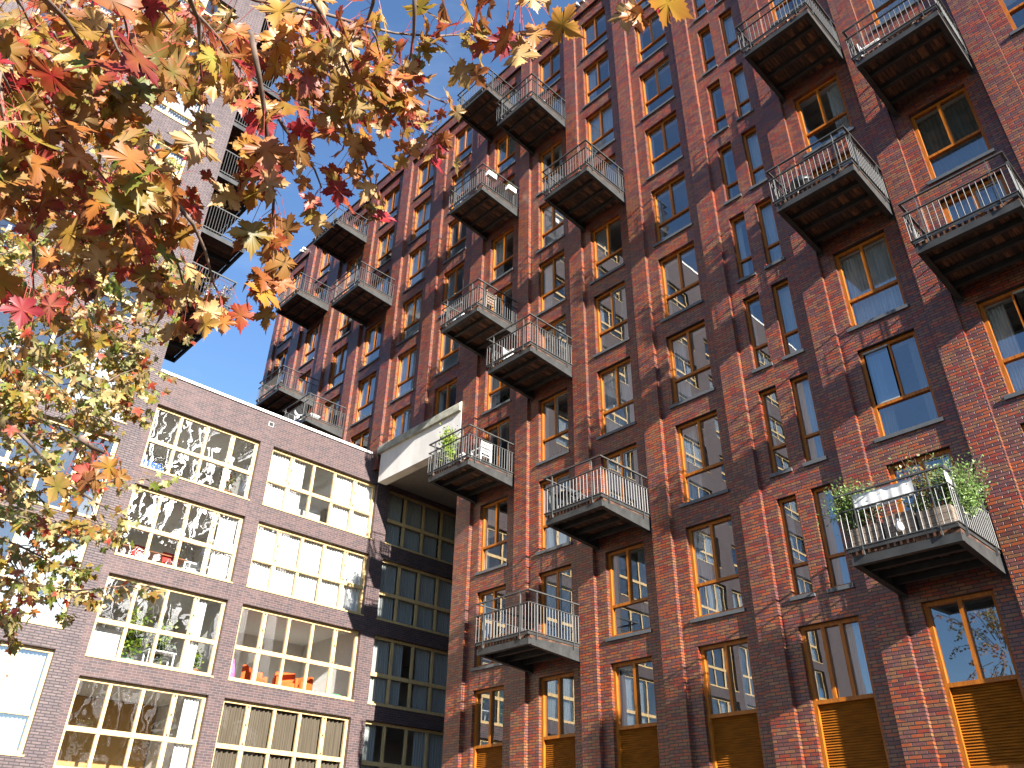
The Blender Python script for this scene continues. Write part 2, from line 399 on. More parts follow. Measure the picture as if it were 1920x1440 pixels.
# rooms behind the windows
rm = MB()
def rbox(x0, x1, y0, y1, z0, z1):
    a, b_ = aloc(x0, y0, z0), aloc(x1, y1, z1); rm.box(a[0], b_[0], a[1], b_[1], a[2], b_[2])
rbox(XL+.1, XR-.1, D+3.4, D+3.5, 14.31, 32.6); rbox(-20.2, XR-.1, D+3.4, D+3.5, ZG, 14.3)
for r in range(-1, 10):
    zt = Z0-3*r-HW-.12
    rbox(XL+.1 if zt > 14.2 else -20.2, XR-.1, YB+.02, D+3.4, zt-.26, zt)
for k in range(len(order)-1):
    m = (bays[order[k]][1]+bays[order[k+1]][0])/2
    if k % 2 == 0: rbox(m-.07, m+.07, YB+.02, D+3.4, 14.3 if m < -20 else ZG, 32.5)
rm.build('interior', M['room'], A)

# ---- window kits (drawn once, linked many times)
def bars_mesh(name, w_, h, verts, horiz, t=.075, dep=.11, full=None):
    """timber frame w_ x h, origin at its lower left; verts: [(x, z0, z1)], horiz: [(z, x0, x1)]"""
    m = MB(); m.box(0, t, -dep, 0, 0, h); m.box(w_-t, w_, -dep, 0, 0, h); m.box(t, w_-t, -dep+.002, 0, h-t, h); m.box(t, w_-t, -dep+.002, 0, 0, t)
    for x, a, b in verts: m.box(x-t/2, x+t/2, -dep+.004, -.01, a, b)
    for z, a, b in horiz: m.box(a, b, -dep+.003, -.005, z-t/2, z+t/2)
    return m
def panes_mesh(rects, y=-.045):
    m = MB()
    for x0, x1, z0, z1 in rects: m.quad((x0, y, z0), (x1, y, z0), (x1, y, z1), (x0, y, z1))
    return m
W = 1.34; T = .075; TZ = .83
std_frame = bars_mesh('window', W, HW, [(W/2, TZ, HW-T)], [(TZ, T, W-T)]).mesh('window', M['orange_frame'])
std_pane = panes_mesh([(T, W-T, T, TZ-.03), (T, W/2-.03, TZ+.03, HW-T), (W/2+.03, W-T, TZ+.03, HW-T)]).mesh('pane', M['glass'])
def sash(x0, x1, z0, z1, y=-.075, t=.03):
    m = MB(); m.box(x0, x0+t, y, -.02, z0, z1); m.box(x1-t, x1, y, -.02, z0, z1); m.box(x0+t, x1-t, y+.002, -.02, z0, z0+t); m.box(x0+t, x1-t, y+.002, -.02, z1-t, z1); return m
std_sash = sash(W/2+.03, W-T, TZ+.03, HW-T).mesh('sash', M['grey_sash'])
door_frame = bars_mesh('balcony_door', W, HW, [(W/2, T, HW-T)], [], .085).mesh('balcony_door', M['orange_frame'])
door_pane = panes_mesh([(T, W/2-.03, T, HW-T), (W/2+.03, W-T, T, HW-T)]).mesh('pane', M['glass'])
door_sash = sash(W/2+.035, W-T-.005, T, HW-T, t=.045).mesh('sash', M['grey_sash'])
NW = .5
nar_frame = bars_mesh('narrow_window', NW, HW, [], [(.72, .065, NW-.065)], .065).mesh('narrow_window', M['orange_frame'])
nar_pane = panes_mesh([(.065, NW-.065, .065, .69), (.065, NW-.065, .75, HW-.065)]).mesh('pane', M['glass'])
sill_m = MB(); sill_m.box(-.09, W+.05, -.285, -.105, -.1, -.012); sill_m = sill_m.mesh('sill', M['sill'])
nsill_m = MB(); nsill_m.box(-.05, NW+.04, -.285, -.105, -.1, -.012); nsill_m = nsill_m.mesh('sill', M['sill'])
LH = Z0-27-LOUV_BOT; LT = 3.2-LOUV_BOT; LB = 1.86-LOUV_BOT
lv_frames = {}
for n_, vs in (('two', [(W/2, LT, LH-T), (W/2, T, LB-.14)]), ('three', [(W*.36, LT, LH-T), (W*.66, LT, LH-T), (W/2, T, LB-.14)])):
    lv_frames[n_] = bars_mesh('louvred_window', W, LH, vs, [(LT, T, W-T), (LB-.1, T, W-T)], .08, .12).mesh('louvred_window', M['orange_frame'])
lv = MB()
n_s = 27
for i in range(n_s):
    z = LB-.05 + i*(LT-.04-LB+.05)/n_s; hgt = (LT-.04-LB+.05)/n_s
    lv.prism([(-.055, z), (-.012, z+hgt*.95), (-.004, z+hgt*.95), (-.045, z)], T, W-T, 'x')
lv.box(T, W-T, -.014, -.003, LB-.05, LT-.04)
lv_panel = lv.mesh('louvre', M['louvre'])
lv_pane = panes_mesh([(T, W-T, LT+.03, LH-T)]).mesh('pane', M['glass']); lv_pane2 = panes_mesh([(T, W-T, T, LB-.14)]).mesh('pane', M['glass'])

def lining(w_):
    m = MB(); m.box(.006, .03, .002, .24, .01, HW-.01); m.box(w_-.03, w_-.006, .002, .24, .01, HW-.01); m.box(.03, w_-.03, .002, .24, HW-.03, HW-.012); return m.mesh('jamb_lining', M['white_plastic'])
std_lin = lining(W); nar_lin = lining(NW)
def curtain_mb(spans, z0, z1, y, amp=.028, wl=.085, pinch=0):
    m = MB()
    for x0, x1 in spans:
        n = max(6, int((x1-x0)/.02)); ph = random.random()*6; base = len(m.v)
        for j in range(5):
            tt = j/4; z = z0+(z1-z0)*tt
            for i in range(n+1):
                x = x0+(x1-x0)*i/n
                m.v.append((x, y+amp*math.sin(2*PI*(x-x0)/wl+ph+.6*math.sin(3*x+tt))*(.8+.3*(1-tt))+.012*math.sin(9*x+ph), z))
        for j in range(4):
            for i in range(n):
                q = base+j*(n+1)+i; m.f.append((q, q+1, q+n+2, q+n+1))
    return m
def cset(w_):
    z0, z1 = .02, HW-.05
    return {'full': [curtain_mb([(.05, w_-.05)], z0, z1, .16).mesh('curtain', M[c]) for c in ('sheer', 'grey_curtain')],
            'sides': [curtain_mb([(.05, .05+w_*.22), (w_*.76, w_-.05)], z0, z1, .16, wl=.06).mesh('curtain', M[c]) for c in ('sheer', 'grey_curtain')],
            'left': [curtain_mb([(.05, w_*.3)], z0, z1, .16, wl=.07).mesh('curtain', M[c]) for c in ('sheer', 'sheer')],
            'right': [curtain_mb([(w_*.62, w_-.05)], z0, z1, .16, wl=.07).mesh('curtain', M[c]) for c in ('sheer', 'grey_curtain')],
            'lace': [curtain_mb([(.04, w_-.04)], z0, z1, .16, wl=.11, amp=.02).mesh('curtain', M['dark_curtain'])]*2,
            'blind': [MB().box(.06, w_/2-.01, .05, .06, 1.2, HW-.06).mesh('blind', M['blind']), MB().box(w_/2+.02, w_-.06, .05, .06, .95, HW-.06).mesh('blind', M['blind'])]}
CS = cset(W); CN = cset(NW)

doors = {('b', 8), ('c', 7), ('f', 8), ('a', 6), ('b', 5), ('a', 4), ('c', 3), ('b', 1), ('a', 0), ('a', 2), ('three', 2), ('four', 0), ('five', 1), ('five', 3), ('four', 4), ('f', 3), ('g', 4), ('f', 5), ('g', 6)}
ctype = {('f', 6): 'full', ('f', 7): 'sides', ('g', 5): 'lace', ('g', 7): 'left', ('d', 7): 'left', ('d', 6): 'left', ('d', 5): 'none', ('c', 8): 'right', ('c', 6): 'full', ('c', 5): 'right',
         ('c', 1): 'sides', ('c', 2): 'full', ('c', 0): 'blind', ('b', 0): 'blind', ('b', 8): 'full', ('b', 6): 'none', ('b', 7): 'full', ('f', 4): 'right', ('b', 4): 'sides', ('b', 9): 'full',
         ('c', 7): 'full', ('a', 6): 'none', ('a', 5): 'left', ('f', 9): 'none', ('e', 9): 'right', ('d', 1): 'none', ('d', 2): 'none', ('d', 3): 'none', ('d', 4): 'none', ('two', 5): 'full', ('one', 5): 'none',
         ('two', 4): 'full', ('three', 4): 'full', ('f', 8): 'none', ('b', 5): 'none', ('d', 8): 'left', ('d', 9): 'right', ('c', 9): 'left', ('a', 9): 'none', ('g', 4): 'sides', ('g', 6): 'full'}
rng = random.Random(11)
for b, r, x0, x1, z0, z1 in opens:
    loc = aloc(x0, D+.11, z0); wd = x1-x0; s = (wd/(NW if b == 'e' and r < 9 else W), 1, 1)
    if r == 9:
        wn_ = place('louvred_window', lv_frames['three' if b == 'e' else 'two'], A, loc, 0, s)
        place('pane', lv_pane, wn_); place('pane', lv_pane2, wn_); place('louvre', lv_panel, wn_)
        ct = ctype.get((b, r), rng.choice(['left', 'none', 'right']))
        if ct in CS:
            cu = place('curtain', CS[ct][rng.random() < .4], wn_, (0, 0, LT-.02)); cu.scale = (1, 1, (LH-LT-.05)/HW)
        continue
    if b == 'e':
        wn_ = place('narrow_window', nar_frame, A, loc, 0, s); place('pane', nar_pane, wn_); place('jamb_lining', nar_lin, wn_); place('sill', nsill_m, wn_)
        if rng.random() < (.75 if x0 > -8 else .35): place('curtain', CN['full'][rng.random() < .2], wn_)
        elif rng.random() < .6: place('curtain', CN['left'][0], wn_)
        continue
    if (b, r) in doors:
        wn_ = place('balcony_door', door_frame, A, loc, 0, s); place('pane', door_pane, wn_); place('sash', door_sash, wn_)
    else:
        wn_ = place('window', std_frame, A, loc, 0, s); place('pane', std_pane, wn_); place('sill', sill_m, wn_)
        if (b, r) == ('f', 7) or (b, r) == ('g', 7):
            tl = sash(-W*.44, 0, 0, HW-TZ-.1, -.02, .035); tl.box(-W*.44, 0, -.05, 0, HW-TZ-.14, HW-TZ-.1)
            ts = place('open_sash', tl.mesh('open_sash', M['grey_sash']), wn_, (W/2 if b == 'f' else W-T, -.09, TZ+.03))
            place('pane', panes_mesh([(-W*.44+.03, -.03, .03, HW-TZ-.14)], -.012).mesh('pane', M['glass']), wn_, ts.location)
        elif rng.random() < .15: place('sash', std_sash, wn_)
    place('jamb_lining', std_lin, wn_)
    ct = ctype.get((b, r)) or rng.choice(['left', 'sides', 'none', 'full', 'full', 'right', 'blind', 'full'] if b in left_bays else ['left', 'sides', 'none', 'full', 'left', 'right', 'blind'])
    if ct in CS: place('curtain', CS[ct][rng.random() < .35], wn_)

# ---- the concrete bridge over the passage
bm = MB(); p, q = aloc(-25.46, YF-.012, 13.6), aloc(-20.34, YF+.4, 14.93); bm.box(p[0], q[0], p[1], q[1], p[2], q[2])
bm.build('beam', M['render'], A)
cpn = MB()
for x0, x1 in ((-25.6, -25.32), (-25.315, -22.6), (-22.595, -20.34)):
    px, qx = x0-AO.x, x1-AO.x; yy = YF-AO.y; zz = -AO.z
    cpn.prism([(yy-.13, 14.91+zz), (yy+.3, 14.91+zz), (yy+.3, 15.33+zz), (yy-.02, 15.33+zz), (yy-.13, 15.2+zz)], px, qx, 'x')
cpn.build('coping', M['stone'], A)
sf = MB(); p, q = aloc(-25.96, YF+.4, 13.95), aloc(-20.33, 24, 14.3); sf.box(p[0], q[0], p[1], q[1], p[2], q[2])
p, q = aloc(-25.96, 23.8, ZG), aloc(-20.33, 24, 13.95); sf.box(p[0], q[0], p[1], q[1], p[2], q[2]); sf.build('soffit', M['soffit'], A)

# ---- balconies
def balcony_kit(w_, dep, close=True):
    h = w_/2; fr = MB()
    fr.box(-h, h, -dep, -dep+.055, -.36, -.2); fr.box(-h, h, -dep+.055, -dep+.12, -.36, -.345); fr.box(-h, h, -dep+.055, -dep+.12, -.215, -.2)
    for sx in (-1, 1):
        x0, x1 = (sx*h, sx*(h-.02)) if sx < 0 else (sx*(h-.02), sx*h)
        fr.prism([(0, -.5), (0, -.13), (-dep+.056, -.2), (-dep+.056, -.359)], x0, x1, 'x')
        i0, i1 = (x1, x1+.1) if sx < 0 else (x0-.1, x0)
        fr.prism([(0, -.5), (0, -.482), (-dep+.125, -.343), (-dep+.125, -.361)], i0, i1, 'x')
        fr.box(x0-.02, x1+.02, -.03, -.001, -.56, -.1)
        fr.box(min(x0, i0), max(x1, i1), -.02, -.0005, -.54, -.02)
    for y in (-.35, -.93, -1.5):
        if y > -dep+.3:
            fr.box(-h+.021, h-.021, y-.045, y+.045, -.34, -.21)
    dk = MB(); n = int(round(w_/.1)); st = w_/n
    for i in range(n): dk.box(-h+i*st+.003, -h+(i+1)*st-.003, -dep+.065, -.02, -.195 if i % 2 else -.191, -.06)
    fr.box(-h, h, -dep-.035, -dep-.022, -.115, -.05); fr.box(h+.002, h+.015, -dep-.035, -.02, -.115, -.05); fr.box(-h-.015, -h-.002, -dep-.035, -.02, -.115, -.05)
    rl = MB(); o = .03
    yf = -dep-o; xl, xr = -h-o, h+o
    def rail(z, t, hgt, ext=0):
        rl.box(xl-ext, xr+ext, yf-t/2, yf+t/2, z-hgt/2, z+hgt/2)
        rl.box(xr-t/2, xr+t/2, yf+t/2, -.03, z-hgt/2, z+hgt/2); rl.box(xl-t/2, xl+t/2, yf+t/2, -.03, z-hgt/2, z+hgt/2)
    rail(1.03, .055, .03, .03); rail(.70, .045, .018, .02); rail(-.03, .04, .018, .02)
    nb = int(w_/.112)
    for i in range(1, nb):
        x = xl+(xr-xl)*i/nb; rl.tube([(x, yf, -.03), (x, yf, .70)], 0.0095, seg=5)
    ns = int(dep/.112)
    for i in range(0, ns):
        y = yf+(-.05-yf)*i/ns
        for x in (xl, xr): rl.tube([(x, y, -.03), (x, y, .70)], 0.0095, seg=5)
    for x in (-h+.28, h-.28):
        rl.box(x-.009, x+.009, yf-.022, yf+.022, -.21, 1.02); rl.box(x-.06, x+.06, yf-.012, yf+.05, -.1, -.088)
    for y in (yf+.3, -.36):
        for x in (xl, xr): rl.box(x-.022, x+.022, y-.009, y+.009, -.21, 1.02)
    return fr.mesh('balcony', M['steel']), dk.mesh('deck', M['deck']), rl.mesh('railing', M['rail'])
kits = {1.98: balcony_kit(1.98, 2.05), 2.3: balcony_kit(2.3, 2.05)}
balc = {}
bl = [('b', 8, 1.98, 0), ('c', 7, 1.98, 0), ('f', 8, 1.98, 0), ('a', 6, 1.98, 0), ('b', 5, 1.98, 0), ('a', 4, 1.98, .08), ('c', 3, 1.98, 0), ('b', 1, 1.98, 0), ('a', 0, 1.98, 0), ('a', 2, 1.98, 0),
      ('three', 2, 2.3, .4), ('four', 0, 2.3, .1), ('five', 1, 2.3, .5), ('five', 3, 2.3, .6), ('four', 4, 2.3, .5), ('f', 3, 1.98, 0), ('g', 4, 1.98, 0), ('f', 5, 1.98, 0), ('g', 6, 1.98, 0)]
for b, r, w_, dx in bl:
    c = sum(bays[b])/2+dx; z = Z0-3*r-HW
    fr, dk, rl = kits[w_]; bo = place('balcony', fr, A, aloc(c, YP, z)); place('deck', dk, bo); place('railing', rl, bo)
    balc[(b, r)] = Vector((c, YP, z-.06))            # deck top centre at the wall

# ================================================================== low dark wing
XB = -25.98
B = thing('brick_wing', 'low dark brown brick wing with wide cream framed windows and white parapet edge', 'building', (XB, 13, ZG))
BO = Vector((XB, 13, ZG))
def bloc(x, y, z): return (x-BO.x, y-BO.y, z-BO.z)
bcols = [(7.54, 11.49, 4), (12.03, 16.87, 5), (17.5, 21.5, 4)]
brows = [(11.43, 13.8), (8.39, 10.79), (5.32, 7.78), (2.3, 4.74), (-.9, 1.75)]
YT = 7.3
us = sorted({YT, 23.8} | {q for c in bcols for q in c[:2]}); zb_ = sorted({ZG-.2, 15.0} | {q for r in brows for q in r})
def b_open(i, j): return any(us[i] >= c[0]-1e-3 and us[i+1] <= c[1]+1e-3 for c in bcols) and any(zb_[j] >= r[0]-1e-3 and zb_[j+1] <= r[1]+1e-3 for r in brows)
bw_ = MB(); grid_wall(bw_, us, zb_, b_open, XB, XB-.32, lambda u, d, z: bloc(d, u, z)); bw_.build('wall', M['dark_brick'], B)
rf = MB(); p, q = bloc(XB-14, YT, 14.5), bloc(XB-.05, YF-.02, 14.7); rf.box(p[0], q[0], p[1], q[1], p[2], q[2]); rf.build('roof', M['roofing'], B)
cpb = MB(); p, q = bloc(XB-.35, YT+.02, 15.0), bloc(XB+.06, YF-.14, 15.1); cpb.box(p[0], q[0], p[1], q[1], p[2], q[2]); cpb.build('parapet_coping', M['coping'], B)
vt = MB(); vt.box(-.02, .012, -.11, .11, -.1, .1); vt.build('vent_frame', M['grey_sash'], B, bloc(XB+.006, 11.75, 14.62)); 
vt = MB(); vt.box(0, .024, -.07, .07, -.065, .065); vt.build('vent_grille', M['black'], B, bloc(XB+.004, 11.75, 14.62))

def wide_window(parent, lo, y0, y1, z0, z1, n, tz, t=.1, fm='cream_frame', gm='glass_wavy', wide=(1,), latch=True):
    """a wide window in a wall facing +x; tz: transom height over the bottom"""
    w_, h = y1-y0, z1-z0; f = MB(); x0, x1 = -.27, -.17
    f.box(x0, x1, 0, t, 0, h); f.box(x0, x1, w_-t, w_, 0, h); f.box(x0+.002, x1-.002, t, w_-t, h-t, h); f.box(x0+.002, x1-.002, t, w_-t, 0, t)
    f.box(x0+.002, x1+.012, t, w_-t, tz-t*.7, tz+t*.7)
    pn = MB(); lt = MB(); edges = [w_*i/n for i in range(n+1)]
    for i in range(1, n):
        tt = t*.75 if i in wide else t*.5
        f.box(x0+.004, x1-.004, edges[i]-tt, edges[i]+tt, t, h-t)
        if i in wide and latch:
            for zz in (tz+.12, (tz+h)/2, h-.14): lt.box(x1-.006, x1+.006, edges[i]-.03, edges[i]+.03, zz-.03, zz+.03)
    for i in range(n):
        a, b_ = edges[i]+t*.6, edges[i+1]-t*.6
        pn.quad((-.22, a, t), (-.22, b_, t), (-.22, b_, tz-t*.7), (-.22, a, tz-t*.7)); pn.quad((-.22, a, tz+t*.7), (-.22, b_, tz+t*.7), (-.22, b_, h-t), (-.22, a, h-t))
    fo = f.build('window', M[fm], parent, lo(XB, y0, z0)); pn.build('pane', M[gm], fo)
    if lt.v: lt.build('latch', M['latch'], fo)
    sl_ = MB(); sl_.box(-.17, .035, -.02, w_+.02, -.05, -.004); sl_.build('sill', M['cream_frame'], fo)
    return fo
def y_curtain(parent, spans, h, mat, x=-.36, wl=.11, amp=.035, z0=.03):
    m = curtain_mb(spans, z0, h-.06, 0, amp, wl); m.v = [(x+v[1], v[0], v[2]) for v in m.v]
    return m.build('curtain', M[mat], parent)
room = MB()
def brbox(mb, x0, x1, y0, y1, z0, z1):
    p, q = bloc(x0, y0, z0), bloc(x1, y1, z1); mb.box(p[0], q[0], p[1], q[1], p[2], q[2])
brbox(room, XB-4.6, XB-4.5, YT+.02, 23.7, ZG, 14.3)
for r in brows: brbox(room, XB-4.5, XB-.325, YT+.02, 23.7, r[0]-.4, r[0]-.1)
brbox(room, XB-4.5, XB-.325, YT+.02, 23.7, 14.0, 14.28)
for y in (YT+.05, 11.76, 17.18, 23.6): brbox(room, XB-4.5, XB-.325, y-.06, y+.06, ZG, 14.0)
room.build('interior', M['room'], B)
wb = MB(); brbox(wb, XB-4.48, XB-4.4, 7.45, 11.65, 2.3, 4.9); wb.build('back_wall', M['room_warm'], B)
bwin = {}
for ci, (y0, y1, n) in enumerate(bcols):
    for ri, (z0, z1) in enumerate(brows):
        wd = (1, 4) if ci == 1 else ((3,) if ci == 0 else ())
        fo = wide_window(B, bloc, y0, y1, z0, z1, n, 1.06, wide=wd, latch=ci < 2, gm='glass_wavy' if ci == 0 else 'glass_clear')
        h = z1-z0; L = y1-y0; bwin[(ci, ri)] = (y0, y1, z0, z1)
        if ci == 1:
            if ri == 0: y_curtain(fo, [(.08, 1.05), (1.1, 1.6), (2.95, 3.85), (3.9, L-.08)], h, 'sheer')
            elif ri == 1: y_curtain(fo, [(.08, .95), (1.0, 1.93), (2.0, 2.88), (2.95, 3.85), (3.95, L-.08)], h, 'sheer')
            elif ri == 3: y_curtain(fo, [(.08, .93), (1.0, 1.9), (1.98, 2.86), (2.92, 3.8), (3.9, L-.1)], h, 'taupe_curtain', wl=.17, amp=.05)
            elif ri == 4: y_curtain(fo, [(.1, L-.1)], h, 'sheer')
        elif ci == 0:
            if ri == 1: y_curtain(fo, [(3.2, L-.1)], h, 'sheer')
            elif ri == 3: y_curtain(fo, [(3.35, L-.1)], h, 'sheer')
            elif ri == 2: y_curtain(fo, [(3.1, 3.4)], h, 'sheer')
            elif ri == 4: y_curtain(fo, [(.1, L-.1)], h, 'sheer')
        else:
            if ri == 3: y_curtain(fo, [(.08, .75), (2.45, L-.08)], h, 'shade_curtain')
            elif ri == 2: y_curtain(fo, [(.08, .95), (1.02, 1.6), (2.25, 2.95), (3.02, L-.08)], h, 'shade_curtain')
            else: y_curtain(fo, [(.08, .93), (1.02, 1.95), (2.05, 2.95), (3.05, L-.08)], h, 'shade_curtain')

# ================================================================== tall tower
TO = Vector((XB, -8, ZG))
Tt = thing('brick_tower', 'tall greyish brown brick tower behind the autumn maple leaves with corner balconies', 'building', tuple(TO))
def tloc(x, y, z): return (x-TO.x, y-TO.y, z-TO.z)
tcols = [(1.9, 6.72, 5), (-3.6, 1.2, 5), (-9.1, -4.3, 5), (-14.6, -9.8, 5), (-20.1, -15.3, 5)]
ucols = [(3.4, 5.98, 2), (-.7, 1.9, 2), (-4.8, -2.2, 2), (-8.9, -6.3, 2), (-13, -10.4, 2), (-17.1, -14.5, 2), (-21.2, -18.6, 2)]
trows = [(2.56, 5.32), (5.93, 8.7), (9.29, 12.09), (12.69, 15.48)] + [(16.55+3.25*i, 18.5+3.25*i) for i in range(7)]
trows = [(-.8, 1.95)] + trows
us = sorted({-26.0, YT} | {q for c in tcols+ucols for q in c[:2]}); zt_ = sorted({ZG-.2, 41.0} | {q for r in trows for q in r})
def t_open(i, j):
    for c, rr_ in [(c, trows[:5]) for c in tcols]+[(c, trows[5:]) for c in ucols]:
        if us[i] >= c[0]-1e-3 and us[i+1] <= c[1]+1e-3 and any(zt_[j] >= r[0]-1e-3 and zt_[j+1] <= r[1]+1e-3 for r in rr_): return True
    return False
tw = MB(); grid_wall(tw, us, zt_, t_open, XB, XB-.32, lambda u, d, z: tloc(d, u, z))
p, q = tloc(XB-12, YT, ZG-.2), tloc(XB, YT, 41)
tw.quad((q[0], p[1], p[2]), (p[0], p[1], p[2]), (p[0], p[1], q[2]), (q[0], p[1], q[2]))
tw.build('wall', M['tower_brick'], Tt)
rf = MB(); p, q = tloc(XB-12, -26, 41), tloc(XB+.04, YT+.04, 41.2); rf.box(p[0], q[0], p[1], q[1], p[2], q[2]); rf.build('roof', M['coping'], Tt)
tr_ = MB()
def trbox(x0, x1, y0, y1, z0, z1):
    p, q = tloc(x0, y0, z0), tloc(x1, y1, z1); tr_.box(p[0], q[0], p[1], q[1], p[2], q[2])
trbox(XB-4.6, XB-4.5, -26, YT-.1, ZG, 40.8)
for r in trows: trbox(XB-4.5, XB-.325, -26, YT-.1, r[0]-.42, r[0]-.1)
for c in tcols: trbox(XB-4.5, XB-.325, c[1]+.2, c[1]+.32, ZG, 40)
tr_.build('interior', M['room'], Tt)
rng = random.Random(5)
for ci, (y0, y1, n), ri, (z0, z1) in [(ci, c, ri, q) for ci, c in enumerate(tcols) for ri, q in enumerate(trows[:5])]+[(ci, c, ri+5, q) for ci, c in enumerate(ucols) for ri, q in enumerate(trows[5:])]:
    if True:
        fo = wide_window(Tt, tloc, y0, y1, z0, z1, n, 1.05 if ri < 5 else .7, wide=(1, 4) if ri < 5 else (), latch=ci == 0 and ri < 5, gm='glass')
        rr = rng.random()
        if rr < .55: y_curtain(fo, [(.1, (y1-y0)*rng.choice([.3, .5, .95])-.02)], z1-z0, 'sheer')
        elif rr < .8: y_curtain(fo, [((y1-y0)*.6, y1-y0-.1)], z1-z0, 'sheer')
# corner balconies on its side wall, one per storey
def tower_balcony_kit():
    Lx, dp = 4.95, 1.85
    fr = MB(); fr.box(-Lx, 0, dp-.08, dp, -.3, -.08); fr.box(-.07, 0, 0, dp-.08, -.3, -.08); fr.box(-Lx, -Lx+.07, 0, dp-.08, -.3, -.08)
    for x in (-1.2, -2.45, -3.7): fr.box(x-.05, x+.05, .01, dp-.08, -.28, -.1)
    dk = MB()
    for i in range(16): dk.box(-Lx+.07, -.07, .01+i*.109, .01+i*.109+.102, -.1, -.04)
    rl = MB()
    for z, t in ((1.25, .05), (.02, .035)):
        rl.box(-.03, .02, 0, dp+.02, z-t/2, z+t/2); rl.box(-Lx, -.03, dp-.03, dp+.02, z-t/2, z+t/2)
    for i in range(17): y = i*dp/16; rl.tube([(-.005, y, -.05), (-.005, y, 1.25)], .011, seg=5)
    for i in range(44): x = -Lx*i/44; rl.tube([(x, dp, -.05), (x, dp, 1.25)], .011, seg=5)
    return fr.mesh('balcony', M['steel']), dk.mesh('deck', M['deck']), rl.mesh('railing', M['rail'])
tk = tower_balcony_kit()
for i in range(7):
    z = 18.82+3.12*i
    bo = place('balcony', tk[0], Tt, tloc(XB-.02, YT, z)); place('deck', tk[1], bo); place('railing', tk[2], bo)

# ================================================================== leaves
HALF = [(0.0, 0.0), (.12, -.10), (.22, -.08), (.31, -.16), (.34, -.05), (.46, -.03), (.40, .05), (.47, .10), (.33, .14), (.30, .18), (.45, .23), (.50, .19), (.55, .26), (.66, .27), (.65, .35), (.84, .47), (.68, .46), (.66, .54), (.56, .50), (.53, .60), (.42, .52), (.33, .53), (.21, .46),
        (.22, .56), (.31, .60), (.27, .66), (.36, .75), (.24, .74), (.24, .84), (.15, .82), (.13, .93), (.07, .93), (0, 1.16)]
OUT = HALF + [(-x, y) for x, y in HALF[-2:0:-1]]
SMALL = [(0, 0), (.3, -.12), (.45, .02), (.3, .16), (.62, .24), (.78, .47), (.55, .56), (.22, .47), (.3, .7), (.12, .86), (0, 1.1)]
SOUT = SMALL + [(-x, y) for x, y in SMALL[-2:0:-1]]
def add_leaf(mb, pos, tip, nrm, size, c0, c1, rnd, outline=OUT):
    size *= .70
    tip = tip.normalized(); side = tip.cross(nrm)
    if side.length < 1e-3: return
    side.normalize(); n = side.cross(tip)
    fold = rnd.uniform(-.12, .36); curl = rnd.uniform(-.7, .3); tw_ = rnd.uniform(-.35, .35); wav = rnd.uniform(.015, .05); ph = rnd.uniform(0, 6)
    base = len(mb.v)
    pts = [(0, .36)] + outline
    for i, (x, y) in enumerate(pts):
        z = fold*abs(x) + curl*(y-.3)**2 + tw_*x*(y-.2) + wav*math.sin(7*x+5*y+ph)
        mb.v.append(tuple(pos + (side*x*.92 + tip*y + n*z)*size))
        rr = min(1, math.hypot(x, y-.36)/.7)
        k_ = max(0, min(1, rr*1.25-.2)); mb.c.append(tuple(a*(1-k_)+b*k_ for a, b in zip(c0, c1)))
    m = len(outline)
    for i in range(m): mb.f.append((base, base+1+i, base+1+(i+1) % m))

GOLD = (.38, .225, .03); OLIVE = (.20, .17, .032); GREEN = (.13, .20, .03); LIME = (.28, .29, .06); RUST = (.34, .11, .03); RED = (.36, .03, .028); CRIM = (.24, .015, .03)
TAN = (.46, .265, .09); PALE = (.56, .40, .19); ORANGE = (.45, .18, .035); BROWN = (.20, .09, .035); PINK = (.5, .18, .12); SAGE = (.29, .30, .12)
PAL_WARM = [(RUST, RED), (RUST, RUST), (RED, CRIM), (ORANGE, RUST), (PALE, TAN), (OLIVE, TAN), (GOLD, TAN), (TAN, RUST), (GOLD, ORANGE), (GOLD, RUST), (TAN, RUST), (PALE, TAN), (PALE, TAN), (ORANGE, RED), (RUST, RED), (RED, CRIM), (OLIVE, RUST), (GOLD, TAN), (TAN, ORANGE), (BROWN, RUST), (OLIVE, GOLD), (PINK, RED), (ORANGE, RUST)]
PAL_GOLD = [(RUST, CRIM), (ORANGE, RUST), (OLIVE, GOLD), (OLIVE, RUST), (GOLD, TAN), (GOLD, OLIVE), (PALE, GOLD), (OLIVE, GOLD), (OLIVE, RUST), (GREEN, OLIVE), (GOLD, ORANGE), (LIME, GOLD), (GOLD, RUST), (TAN, GOLD), (PALE, TAN), (ORANGE, RUST), (RUST, CRIM), (RED, RUST), (BROWN, RUST), (GOLD, TAN)]
PAL_GREEN = [(PALE, SAGE), (PALE, PALE), (SAGE, SAGE), (LIME, SAGE), (SAGE, OLIVE), (GREEN, OLIVE), (LIME, GREEN), (SAGE, PALE), (PALE, LIME), (GOLD, LIME), (OLIVE, GOLD), (OLIVE, RUST), (GOLD, RUST), (SAGE, TAN), (PALE, TAN), (RED, RUST), (GREEN, LIME)]
DOWN = Vector((0, 0, -1))

